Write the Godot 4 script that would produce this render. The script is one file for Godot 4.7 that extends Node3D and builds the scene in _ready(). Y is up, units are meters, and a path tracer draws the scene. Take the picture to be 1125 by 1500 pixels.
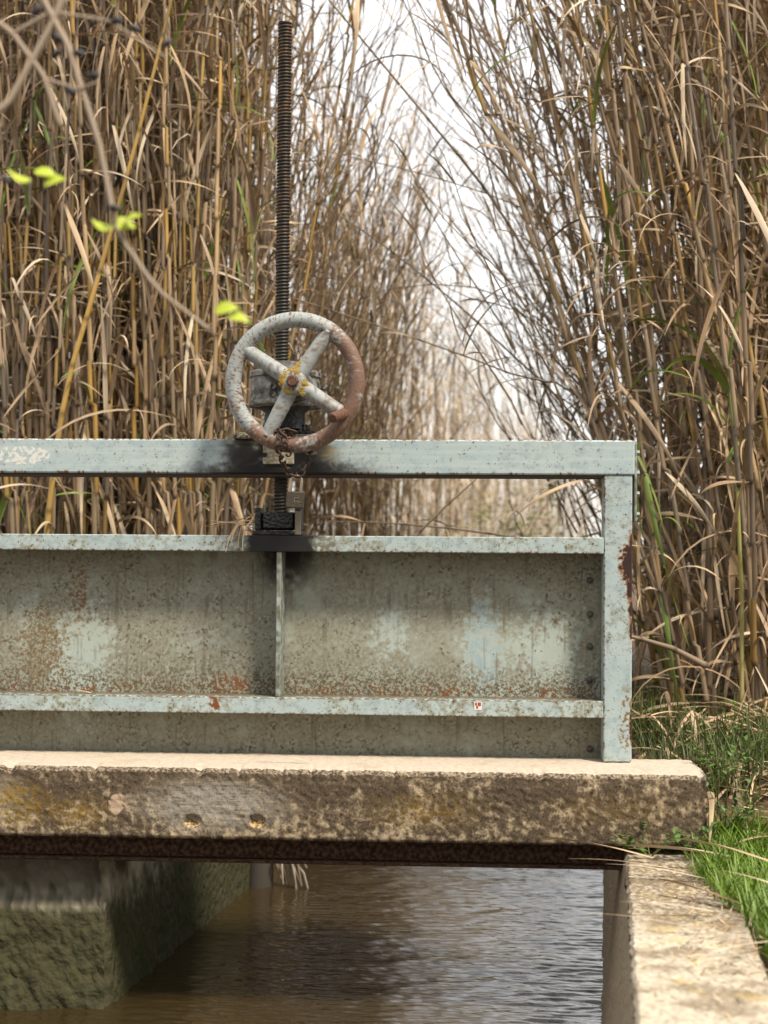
extends Node3D
# A canal sluice gate between two stands of dry giant reed.
# y = 0 is the water, the gate stands along x with its front at z = 0, +z is towards the viewer.

var rng := RandomNumberGenerator.new()
var noises: Array[FastNoiseLite] = []
var used := {}

# ------------------------------------------------------------------ mesh collector
class MB:
	var v := PackedVector3Array()
	var c := PackedColorArray()
	var uv := PackedVector2Array()
	var ix := PackedInt32Array()
	func vert(p: Vector3, col := Color.WHITE, u := Vector2.ZERO) -> int:
		v.push_back(p); c.push_back(col); uv.push_back(u)
		return v.size() - 1
	func tri(a: int, b: int, d: int) -> void:
		ix.push_back(a); ix.push_back(b); ix.push_back(d)
	func quad(a: int, b: int, d: int, e: int) -> void:
		tri(a, b, d); tri(a, d, e)
	# fn(i, j) -> [Vector3, Color, Vector2]; rows i run down, columns j run right when seen from the front
	func grid(ni: int, nj: int, fn: Callable) -> void:
		var s := v.size()
		for i in ni + 1:
			for j in nj + 1:
				var r: Array = fn.call(i, j)
				vert(r[0], r[1], r[2])
		for i in ni:
			for j in nj:
				var a := s + i * (nj + 1) + j
				quad(a, a + 1, a + nj + 2, a + nj + 1)
	func box(lo: Vector3, hi: Vector3, b := 0.003, col := Color.WHITE) -> void:
		var s := v.size()
		var m := (lo + hi) / 2
		var h := (hi - lo) / 2
		b = minf(b, minf(h.x, minf(h.y, h.z)) * 0.8)
		for k in 3:                              # for each axis: the four-cornered faces
			for sg in [-1.0, 1.0]:
				var a1 := (k + 1) % 3
				var a2 := (k + 2) % 3
				for q in [[-1, -1], [1, -1], [1, 1], [-1, 1]]:
					var p := Vector3.ZERO
					p[k] = sg * h[k]
					p[a1] = q[0] * (h[a1] - b)
					p[a2] = q[1] * (h[a2] - b)
					vert(m + p, col)
		for f in 6:
			var o := s + f * 4
			if f % 2 == 0: quad(o, o + 1, o + 2, o + 3)
			else: quad(o, o + 3, o + 2, o + 1)
		var at := func(k: int, sg: float, q1: float, q2: float) -> int:
			var n := 0
			var w := [[-1, -1], [1, -1], [1, 1], [-1, 1]]
			for z in 4:
				if w[z][0] == int(q1) and w[z][1] == int(q2): n = z
			return s + (k * 2 + (1 if sg > 0 else 0)) * 4 + n
		for k in 3:                              # edges along axis k
			for s1 in [-1.0, 1.0]:
				for s2 in [-1.0, 1.0]:
					var a1 := (k + 1) % 3
					var a2 := (k + 2) % 3
					# face a1 has its other axes (a2, k); face a2 has (k, a1)
					var p0: int = at.call(a1, s1, s2, -1.0)
					var p1: int = at.call(a1, s1, s2, 1.0)
					var q0: int = at.call(a2, s2, -1.0, s1)
					var q1: int = at.call(a2, s2, 1.0, s1)
					if s1 * s2 > 0: quad(p0, p1, q1, q0)
					else: quad(p0, q0, q1, p1)
		for sx in [-1.0, 1.0]:
			for sy in [-1.0, 1.0]:
				for sz in [-1.0, 1.0]:
					var a: int = at.call(0, sx, sy, sz)
					var d: int = at.call(1, sy, sz, sx)
					var e: int = at.call(2, sz, sx, sy)
					if sx * sy * sz > 0: tri(a, e, d)
					else: tri(a, d, e)
	func tube(pts: Array, rad: Array, n: int, cols: Array = [], caps := true) -> void:
		var s := v.size()
		var up := Vector3.RIGHT
		var m := pts.size()
		for i in m:
			var d: Vector3 = (pts[mini(i + 1, m - 1)] - pts[maxi(i - 1, 0)]).normalized()
			if absf(d.dot(up)) > 0.95: up = Vector3.FORWARD if absf(d.dot(Vector3.FORWARD)) < 0.8 else Vector3.UP
			var x := (up - d * up.dot(d)).normalized()
			up = x
			var y := d.cross(x)
			for j in n:
				var a := TAU * j / n
				vert(pts[i] + (x * cos(a) + y * sin(a)) * rad[i], cols[i] if cols.size() else Color.WHITE, Vector2(float(j) / n, float(i) / m))
		for i in m - 1:
			for j in n:
				var k := (j + 1) % n
				quad(s + i * n + j, s + (i + 1) * n + j, s + (i + 1) * n + k, s + i * n + k)
		if caps:
			for e in [0, m - 1]:
				var o := vert(pts[e], cols[e] if cols.size() else Color.WHITE)
				for j in n:
					var k := (j + 1) % n
					if e == 0: tri(o, s + j, s + k)
					else: tri(o, s + e * n + k, s + e * n + j)
	# profile of (radius, height) pairs turned round the y axis at `at`
	func lathe(at: Vector3, prof: Array, n: int, col := Color.WHITE) -> void:
		var s := v.size()
		for i in prof.size():
			for j in n:
				var a := TAU * j / n
				vert(at + Vector3(prof[i].x * cos(a), prof[i].y, -prof[i].x * sin(a)), col)
		for i in prof.size() - 1:
			for j in n:
				var k := (j + 1) % n
				quad(s + i * n + j, s + (i + 1) * n + j, s + (i + 1) * n + k, s + i * n + k)
	func add(o: MB, t: Transform3D, tint := Color.WHITE) -> void:
		var s := v.size()
		for i in o.v.size():
			vert(t * o.v[i], o.c[i] * tint, o.uv[i])
		for i in o.ix: ix.push_back(s + i)
	func mesh(smooth := true) -> ArrayMesh:
		var nv := v
		var nc := c
		var nu := uv
		var ni := ix
		var nn := PackedVector3Array()
		if smooth:
			nn.resize(v.size())
			for i in range(0, ix.size(), 3):
				var f := (v[ix[i + 2]] - v[ix[i]]).cross(v[ix[i + 1]] - v[ix[i]])
				nn[ix[i]] += f; nn[ix[i + 1]] += f; nn[ix[i + 2]] += f
			for i in nn.size(): nn[i] = nn[i].normalized() if nn[i].length() > 1e-14 else Vector3.UP
		else:
			nv = PackedVector3Array(); nc = PackedColorArray(); nu = PackedVector2Array(); ni = PackedInt32Array()
			for i in range(0, ix.size(), 3):
				var f := (v[ix[i + 2]] - v[ix[i]]).cross(v[ix[i + 1]] - v[ix[i]]).normalized()
				for k in 3:
					nv.push_back(v[ix[i + k]]); nc.push_back(c[ix[i + k]]); nu.push_back(uv[ix[i + k]]); nn.push_back(f); ni.push_back(i + k)
		var arr := []
		arr.resize(Mesh.ARRAY_MAX)
		arr[Mesh.ARRAY_VERTEX] = nv; arr[Mesh.ARRAY_NORMAL] = nn; arr[Mesh.ARRAY_COLOR] = nc; arr[Mesh.ARRAY_TEX_UV] = nu; arr[Mesh.ARRAY_INDEX] = ni
		var am := ArrayMesh.new()
		am.add_surface_from_arrays(Mesh.PRIMITIVE_TRIANGLES, arr)
		return am

# ------------------------------------------------------------------ small helpers
func nz(k: int, x: float, y: float, z := 0.0) -> float:      # 0..1
	return noises[k].get_noise_3d(x, y, z) * 0.5 + 0.5
func sst(a: float, b: float, x: float) -> float:
	var t := clampf((x - a) / (b - a), 0.0, 1.0)
	return t * t * (3 - 2 * t)
func blob(x: float, y: float, cx: float, cy: float, rx: float, ry: float) -> float:   # 1 in the middle, 0 at the rim
	return clampf(1.0 - sqrt(pow((x - cx) / rx, 2) + pow((y - cy) / ry, 2)), 0.0, 1.0)

func wblob(x: float, y: float, cx: float, cy: float, rx: float, ry: float) -> float:     # the same with a ragged outline
	if absf(x - cx) > rx * 2.2 or absf(y - cy) > ry * 2.2: return 0.0
	var a := nz(2, x * 2.0 + 13, y * 2.0) - 0.5 + 0.7 * (nz(3, x + 31, y) - 0.5)
	var b := nz(2, x * 2.0, y * 2.0 + 17) - 0.5 + 0.7 * (nz(3, x, y + 23) - 0.5)
	return clampf(1.0 - sqrt(pow((x - cx) / rx + 1.5 * a, 2) + pow((y - cy) / ry + 1.5 * b, 2)), 0.0, 1.0)

func numbered(n: String) -> String:
	used[n] = used.get(n, -1) + 1
	return n if used[n] == 0 else "%s_%03d" % [n, used[n]]
func tag(o: Node, label: String, category: String, group := "") -> void:
	o.set_meta("label", label); o.set_meta("category", category)
	if group: o.set_meta("group", group)
func thing(called: String, label: String, category: String, at := Vector3.ZERO, group := "") -> Node3D:
	var o := Node3D.new()
	o.name = numbered(called)
	add_child(o)
	o.position = at
	tag(o, label, category, group)
	return o
func obj(called: String, m: Mesh, mt: Material, parent: Node = null, at := Vector3.ZERO) -> MeshInstance3D:
	var o := MeshInstance3D.new()
	o.name = called if parent else numbered(called)
	o.mesh = m
	o.material_override = mt
	o.position = at
	(parent if parent else self).add_child(o, true)
	return o
func structure(o: Node) -> void:
	o.set_meta("kind", "structure")

func flat(col: Color, rough := 0.8, metal := 0.0, vcol := true) -> StandardMaterial3D:
	var m := StandardMaterial3D.new()
	m.albedo_color = Color(col.r, col.g, col.b).linear_to_srgb()     # col: linear base colour
	m.roughness = rough
	m.metallic = metal
	m.vertex_color_use_as_albedo = vcol
	return m
func relief(m: StandardMaterial3D, seed_: int, freq: float, tiles: float, cm: float) -> void:   # fine bumps, by triplanar noise
	var n := FastNoiseLite.new()
	n.seed = seed_; n.frequency = freq; n.fractal_octaves = 4
	m.heightmap_enabled = true
	m.heightmap_texture = ImageTexture.create_from_image(n.get_seamless_image(256, 256))
	m.heightmap_scale = cm
	m.uv1_triplanar = true
	m.uv1_scale = Vector3.ONE * tiles
func grain(m: StandardMaterial3D, seed_: int, freq: float, tiles: float, lo: Color, hi: Color, cut := 0.0) -> void:   # mottled colour, by triplanar noise
	var n := FastNoiseLite.new()
	n.seed = seed_; n.frequency = freq; n.fractal_octaves = 5
	var g := n.get_seamless_image(512, 512)
	g.convert(Image.FORMAT_RGB8)
	for y in 512:
		for x in 512:
			var t := g.get_pixel(x, y).r
			t = sst(0.5 - 0.5 * (1 - cut), 0.5 + 0.5 * (1 - cut), t)
			g.set_pixel(x, y, lo.lerp(hi, t))
	m.albedo_texture = ImageTexture.create_from_image(g)
	m.uv1_triplanar = true
	m.uv1_scale = Vector3.ONE * tiles
func painted(x0: float, x1: float, t0: float, t1: float, per_m: float, fn: Callable) -> ImageTexture:   # fn(x, t) -> sRGB colour
	var w := int((x1 - x0) * per_m)
	var h := int((t1 - t0) * per_m)
	var im := Image.create(w, h, false, Image.FORMAT_RGB8)
	for j in h:
		var t := t0 + (j + 0.5) / h * (t1 - t0)
		for i in w:
			im.set_pixel(i, j, fn.call(x0 + (i + 0.5) / w * (x1 - x0), t))
	return ImageTexture.create_from_image(im)
func lay_uv(b: MB, x0: float, x1: float, t0: float, t1: float, fn: Callable) -> void:     # fn(p) -> Vector2(x, t) in metres
	for i in b.v.size():
		var q: Vector2 = fn.call(b.v[i])
		b.uv[i] = Vector2((q.x - x0) / (x1 - x0), (q.y - t0) / (t1 - t0))
func with_tex(tex: Texture2D, rough := 0.6, bump_seed := 0) -> StandardMaterial3D:
	var m := StandardMaterial3D.new()
	m.albedo_texture = tex
	m.roughness = rough
	return m

# ------------------------------------------------------------------ the place
const PAINT := Color(0.60, 0.665, 0.67)       # sRGB, the gate's faded grey-blue paint
const GREASE := Color(0.05, 0.045, 0.04)
const RUST := Color(0.36, 0.20, 0.10)
const GRIME := Color(0.35, 0.325, 0.26)

func edge_x(z: float) -> float:               # the right canal wall's top edge
	return 0.389 - (z - 0.152) * 0.0846
func left_x(z: float) -> float:               # the left canal wall
	return -0.956 - (z - 0.10) * 0.1115
func bank_y(x: float, z: float) -> float:     # height of the right bank
	return 0.425 + 0.17 * sst(0.42, -0.25, z) + 0.03 * clampf(x - 0.8, 0, 4) + 0.035 * (nz(1, x * 0.6, z * 0.6) - 0.5) + 0.015 * (nz(2, x, z) - 0.5)

func _ready() -> void:
	# ---------------- camera, sky, sun, exposure
	var cam := Camera3D.new()
	cam.name = "camera"
	add_child(cam)
	cam.position = Vector3(0, 1.18, 4.15)
	cam.basis = Basis(Vector3.UP, deg_to_rad(3.3)) * Basis(Vector3.RIGHT, 0.03063) * Basis(Vector3.BACK, 0.0074)
	cam.fov = 36.34
	cam.near = 0.05
	cam.far = 300
	cam.keep_aspect = Camera3D.KEEP_HEIGHT
	var at := CameraAttributesPhysical.new()
	at.frustum_focal_length = 36.6
	at.frustum_focus_distance = 4.2
	at.exposure_aperture = 2.2
	cam.attributes = at
	cam.fov = 36.34
	var env := Environment.new()
	env.background_mode = Environment.BG_SKY
	var sm := ProceduralSkyMaterial.new()
	sm.sky_top_color = Color(0.93, 0.94, 0.96)
	sm.sky_horizon_color = Color(0.97, 0.96, 0.93)
	sm.ground_horizon_color = Color(0.55, 0.5, 0.42)
	sm.ground_bottom_color = Color(0.25, 0.22, 0.17)
	sm.sky_curve = 0.15
	sm.energy_multiplier = 0.42
	var sky := Sky.new()
	sky.sky_material = sm
	env.sky = sky
	env.tonemap_mode = Environment.TONE_MAPPER_LINEAR
	env.tonemap_exposure = 3.7
	env.sdfgi_enabled = true
	env.ssao_enabled = true
	env.ssil_enabled = true
	var we := WorldEnvironment.new()
	we.name = "environment"
	we.environment = env
	add_child(we)
	var sun := DirectionalLight3D.new()
	sun.name = "sun"
	sun.light_energy = 0.5
	sun.light_angular_distance = 10.0
	sun.light_color = Color(1.0, 0.955, 0.89)
	sun.shadow_enabled = true
	add_child(sun)
	sun.look_at_from_position(Vector3.ZERO, -Vector3(0.62, 1.25, 0.68), Vector3.UP)

	rng.seed = 7
	for k in [[1, 1.2, 3], [2, 5.0, 3], [3, 20.0, 4], [4, 70.0, 3], [5, 160.0, 2], [6, 9.0, 5]]:
		var n := FastNoiseLite.new()
		n.seed = k[0]; n.frequency = k[1]; n.fractal_octaves = k[2]
		noises.push_back(n)
	build_setting()
	build_slab()
	build_gate()
	build_hoist()
	build_chain()
	build_reeds()
	build_near_bank()
	build_branch()

# ---------------------------------------------------------------- water, banks, walls
func build_setting() -> void:
	# water, with low ripples running across the canal
	var b := MB.new()
	var rip := FastNoiseLite.new()
	rip.seed = 31; rip.frequency = 1.0; rip.fractal_octaves = 3
	b.grid(520, 250, func(i: int, j: int) -> Array:
		var z := lerpf(-2.6, 0.9, i / 520.0)
		var x := lerpf(-1.75, 0.65, j / 250.0)
		var h := 0.0034 * rip.get_noise_2d(x * 6.0, z * 30.0) + 0.0016 * rip.get_noise_2d(x * 16.0 + 40, z * 64.0) + 0.005 * rip.get_noise_2d(x * 1.5, z * 4.0)
		return [Vector3(x, h, z), Color.WHITE, Vector2.ZERO])
	var wm := flat(Color(0.034, 0.023, 0.009), 0.05)
	wm.metallic_specular = 1.0
	var far := MB.new()
	for r in [[-12, -2.6, -60.0, -1.75], [0.65, -2.6, -60.0, 12.0], [-1.75, -60.0, -2.6, 0.65], [-6.0, 0.9, 9.0, 6.0], [-6.0, -2.6, 0.9, -1.75], [0.65, -2.6, 0.9, 6.0]]:
		var z0: float = minf(r[1], r[2])
		var z1: float = maxf(r[1], r[2])
		far.quad(far.vert(Vector3(r[0], 0, z0)), far.vert(Vector3(r[3], 0, z0)), far.vert(Vector3(r[3], 0, z1)), far.vert(Vector3(r[0], 0, z1)))
	var fo := b.v.size()
	for i in far.v.size(): b.vert(far.v[i])
	for i in far.ix: b.ix.push_back(fo + i)
	structure(obj("water", b.mesh(), wm))
	var bed := MB.new()
	bed.quad(bed.vert(Vector3(-60, -0.6, -90)), bed.vert(Vector3(60, -0.6, -90)), bed.vert(Vector3(60, -0.6, 30)), bed.vert(Vector3(-60, -0.6, 30)))
	structure(obj("canal_bed", bed.mesh(), flat(Color(0.08, 0.06, 0.04), 0.95)))

	# earth banks
	var soil := flat(Color(1, 1, 1), 0.95)
	grain(soil, 11, 0.03, 1.1, Color(0.20, 0.15, 0.09), Color(0.42, 0.33, 0.22))
	relief(soil, 12, 0.05, 1.1, 1.5)
	var zs: Array = []
	for i in 60: zs.push_back(3.6 - i * 0.09)
	for i in 40: zs.push_back(-1.8 - pow(i / 39.0, 1.7) * 58.0)
	var rb := MB.new()
	rb.grid(zs.size() - 1, 44, func(i: int, j: int) -> Array:
		var z: float = zs[zs.size() - 1 - i]
		var w := 0.245 if z > 0.16 else 0.02
		var x := edge_x(z) + w + pow(maxf(j - 1, 0) / 43.0, 1.6) * 9.0
		var y := bank_y(x, z) - (0.015 if j == 1 else 0.0)
		if j == 0: y = -0.5
		return [Vector3(x, y, z), Color.WHITE, Vector2.ZERO])
	structure(obj("right_bank", rb.mesh(), soil))
	var lb := MB.new()
	lb.grid(zs.size() - 1, 40, func(i: int, j: int) -> Array:
		var z: float = zs[zs.size() - 1 - i]
		var k := 40 - j
		var x := (left_x(z) - 0.02 if z < 0.0 else -1.75 - 0.1 * nz(1, z, 3)) - pow(maxf(k - 1, 0) / 39.0, 1.6) * 9.0
		var y := 0.44 + 0.04 * (nz(1, x, z) - 0.5) + 0.12 * sst(-0.3, -1.5, z)
		if k == 0: y = -0.5
		return [Vector3(x, y, z), Color.WHITE, Vector2.ZERO])
	structure(obj("left_bank", lb.mesh(), soil))

	# left canal wall: a pier that faces the viewer and a side that runs on up the canal
	var pm := flat(Color.WHITE, 0.9)
	pm.metallic_specular = 0.2
	relief(pm, 21, 0.04, 2.2, 0.8)
	var px0 := -2.3
	var pz1 := -1.46
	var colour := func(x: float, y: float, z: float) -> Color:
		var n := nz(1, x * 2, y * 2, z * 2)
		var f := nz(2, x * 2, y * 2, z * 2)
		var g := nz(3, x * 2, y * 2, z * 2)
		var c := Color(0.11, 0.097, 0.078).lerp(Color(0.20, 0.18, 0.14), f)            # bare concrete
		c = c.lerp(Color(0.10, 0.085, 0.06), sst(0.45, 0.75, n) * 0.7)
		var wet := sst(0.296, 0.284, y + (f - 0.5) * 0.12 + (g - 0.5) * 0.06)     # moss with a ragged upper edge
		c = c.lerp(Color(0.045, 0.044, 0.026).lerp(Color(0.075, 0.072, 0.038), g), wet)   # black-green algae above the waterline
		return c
	var pier := thing("canal_wall", "dark mossy concrete canal wall under the slab with crumbling ledge", "wall")
	var fb := MB.new()
	fb.grid(60, 130, func(i: int, j: int) -> Array:
		var y := lerpf(0.464, -0.45, i / 60.0)
		var x := lerpf(px0, -0.956, j / 130.0)
		var f := nz(2, x * 3, y * 3)
		var low := sst(0.315, 0.255, y + (nz(2, x * 1.5, 7) - 0.5) * 0.03)
		var z := 0.045 + 0.05 * low + (0.012 + 0.014 * low) * (nz(5, x, y) - 0.5) + 0.02 * (f - 0.5)
		if low > 0.05 and low < 0.98: z += 0.03 * (nz(3, x * 2, y * 2) - 0.5)
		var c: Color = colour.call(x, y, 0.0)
		if low > 0.02 and low < 0.99: c = c.lerp(Color(0.30, 0.27, 0.20), 0.8 * nz(3, x * 2, y * 2))     # broken rubble of the ledge
		return [Vector3(x, y, z), c, Vector2.ZERO])
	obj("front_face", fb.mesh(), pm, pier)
	var sb := MB.new()
	sb.grid(50, 150, func(i: int, j: int) -> Array:
		var y := lerpf(0.464, -0.45, i / 50.0)
		var z := lerpf(0.085, pz1, j / 150.0)
		var seam := absf(z + 0.52)
		var x := left_x(z) + 0.01 * (nz(2, z * 3, y * 3) - 0.5) - 0.02 * sst(0.012, 0.004, seam) - (0.012 if z < -0.52 else 0.0)
		x -= 0.03 * sst(0.05, 0.085, z) * nz(3, y, 3)
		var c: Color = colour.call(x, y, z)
		var pale := sst(0.20, 0.34, y + (nz(2, z * 3, y) - 0.5) * 0.18) * sst(-0.62, -0.25, z + 0.25 * (nz(2, z * 2, 8) - 0.5))
		c = c.lerp(Color(0.40, 0.36, 0.27), 0.75 * pale * sst(0.3, 0.6, nz(6 - 1, z, y)))        # lime bloom
		c = c.lerp(Color(0.04, 0.05, 0.016), 0.7 * sst(0.52, 0.72, nz(5, z + 5, y)))   # moss
		return [Vector3(x, y, z), c, Vector2.ZERO])
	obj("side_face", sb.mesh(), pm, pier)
	var tb := MB.new()
	tb.quad(tb.vert(Vector3(px0, 0.4635, pz1), Color(0.2, 0.18, 0.14)), tb.vert(Vector3(left_x(pz1) + 0.003, 0.4635, pz1), Color(0.2, 0.18, 0.14)), tb.vert(Vector3(-0.955, 0.4635, 0.06), Color(0.2, 0.18, 0.14)), tb.vert(Vector3(px0, 0.4635, 0.06), Color(0.2, 0.18, 0.14)))
	tb.quad(tb.vert(Vector3(left_x(pz1), 0.464, pz1), Color(0.2, 0.18, 0.14)), tb.vert(Vector3(px0, 0.464, pz1), Color(0.2, 0.18, 0.14)), tb.vert(Vector3(px0, -0.45, pz1), Color(0.2, 0.18, 0.14)), tb.vert(Vector3(left_x(pz1), -0.45, pz1), Color(0.2, 0.18, 0.14)))
	obj("top_face", tb.mesh(false), pm, pier)

	# right canal wall with its narrow pale top
	var qm := flat(Color.WHITE, 0.9)
	qm.metallic_specular = 0.25
	relief(qm, 23, 0.06, 3.0, 0.5)
	var quay := thing("quay_wall", "pale weathered concrete canal wall with dark wet side beside the grass", "wall")
	var qb := MB.new()
	qb.grid(300, 44, func(i: int, j: int) -> Array:
		var z := lerpf(-3.0, -0.1, i / 30.0) if i < 30 else lerpf(-0.1, 1.75, (i - 30) / 255.0) if i < 285 else lerpf(1.75, 3.2, (i - 285) / 15.0)
		var rough := 0.012 * (nz(2, z * 2, 1) - 0.5) + 0.007 * (nz(3, z * 2, 4) - 0.5)
		var x := edge_x(z) + (rough if j < 3 else 0.0) + maxf(j - 1, 0) / 43.0 * (0.24 + (0.02 * (nz(1, z * 2, 9) - 0.5) if j == 44 else 0.0))
		var y := 0.446 + 0.006 * (nz(2, x * 2, z * 2) - 0.5) + 0.003 * (nz(3, x * 2, z * 2) - 0.5)
		if j == 0: y -= 0.012; x -= 0.003
		if j == 1: x += 0.004
		if j == 44: y -= 0.06
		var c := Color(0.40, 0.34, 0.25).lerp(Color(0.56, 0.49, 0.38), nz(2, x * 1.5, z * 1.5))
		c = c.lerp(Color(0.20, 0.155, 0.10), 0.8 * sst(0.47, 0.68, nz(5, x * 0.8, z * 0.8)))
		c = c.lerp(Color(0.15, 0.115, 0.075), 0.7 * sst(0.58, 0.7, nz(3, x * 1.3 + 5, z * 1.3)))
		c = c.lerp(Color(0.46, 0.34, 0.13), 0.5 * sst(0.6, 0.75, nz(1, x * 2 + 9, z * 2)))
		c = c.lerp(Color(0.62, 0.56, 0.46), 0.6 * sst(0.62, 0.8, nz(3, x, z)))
		c = c.lerp(Color(0.16, 0.12, 0.075), 0.95 * sst(0.0, 0.5, blob(x, z, 0.50, 0.60, 0.34, 0.50)) * sst(0.38, 0.58, 0.6 * nz(2, x * 4, z * 4) + 0.4 * nz(3, x, z)))    # soil and crumbs washed from the verge
		return [Vector3(x, y, z), c, Vector2.ZERO])
	obj("top_face", qb.mesh(), qm, quay)
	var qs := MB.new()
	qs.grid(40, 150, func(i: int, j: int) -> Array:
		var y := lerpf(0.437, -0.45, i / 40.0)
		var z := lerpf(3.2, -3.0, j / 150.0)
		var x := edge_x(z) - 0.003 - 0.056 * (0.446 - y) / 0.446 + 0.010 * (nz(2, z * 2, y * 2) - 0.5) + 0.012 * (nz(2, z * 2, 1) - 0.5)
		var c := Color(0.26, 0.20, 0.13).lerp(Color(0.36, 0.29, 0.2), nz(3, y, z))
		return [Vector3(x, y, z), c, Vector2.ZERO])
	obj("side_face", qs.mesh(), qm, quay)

	# old post standing in the water where the left wall ends, with reed scraps caught on it
	var wp := MB.new()
	var pts := []
	var rad := []
	for i in 14:
		pts.push_back(Vector3(0.004 * sin(i * 1.3), -0.5 + i * 0.1, 0.004 * cos(i * 2.1)))
		rad.push_back(0.05 + 0.003 * sin(i * 2.7))
	wp.tube(pts, rad, 10)
	var wpo := obj("wooden_post", wp.mesh(), flat(Color(0.05, 0.042, 0.032), 0.8), null, Vector3(-0.768, 0, -1.485))
	tag(wpo, "black wet post standing in water where the left wall ends", "post")
	var sc := MB.new()
	for k in 16:
		var a := rng.randf_range(-0.5, 0.5)
		var p0 := Vector3(rng.randf_range(-0.02, 0.06), 0.16 + rng.randf_range(-0.03, 0.04), rng.randf_range(-0.03, 0.03))
		var p2 := p0 + Vector3(rng.randf_range(0.0, 0.09), rng.randf_range(-0.2, -0.1), rng.randf_range(-0.03, 0.03))
		var g := rng.randf_range(0.12, 0.4)
		sc.tube([p0, (p0 + p2) / 2 + Vector3(0.03 * a, 0.02, 0.02), p2], [0.004, 0.005, 0.002], 5, [Color(g, g * 0.85, g * 0.65), Color(g, g * 0.85, g * 0.65), Color(g, g * 0.85, g * 0.65)])
	var sco := obj("reed_scraps", sc.mesh(), flat(Color.WHITE, 0.8), null, Vector3(-0.70, 0.0, -1.46))
	tag(sco, "tangle of reed scraps caught against the black post in the water", "debris")

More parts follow.
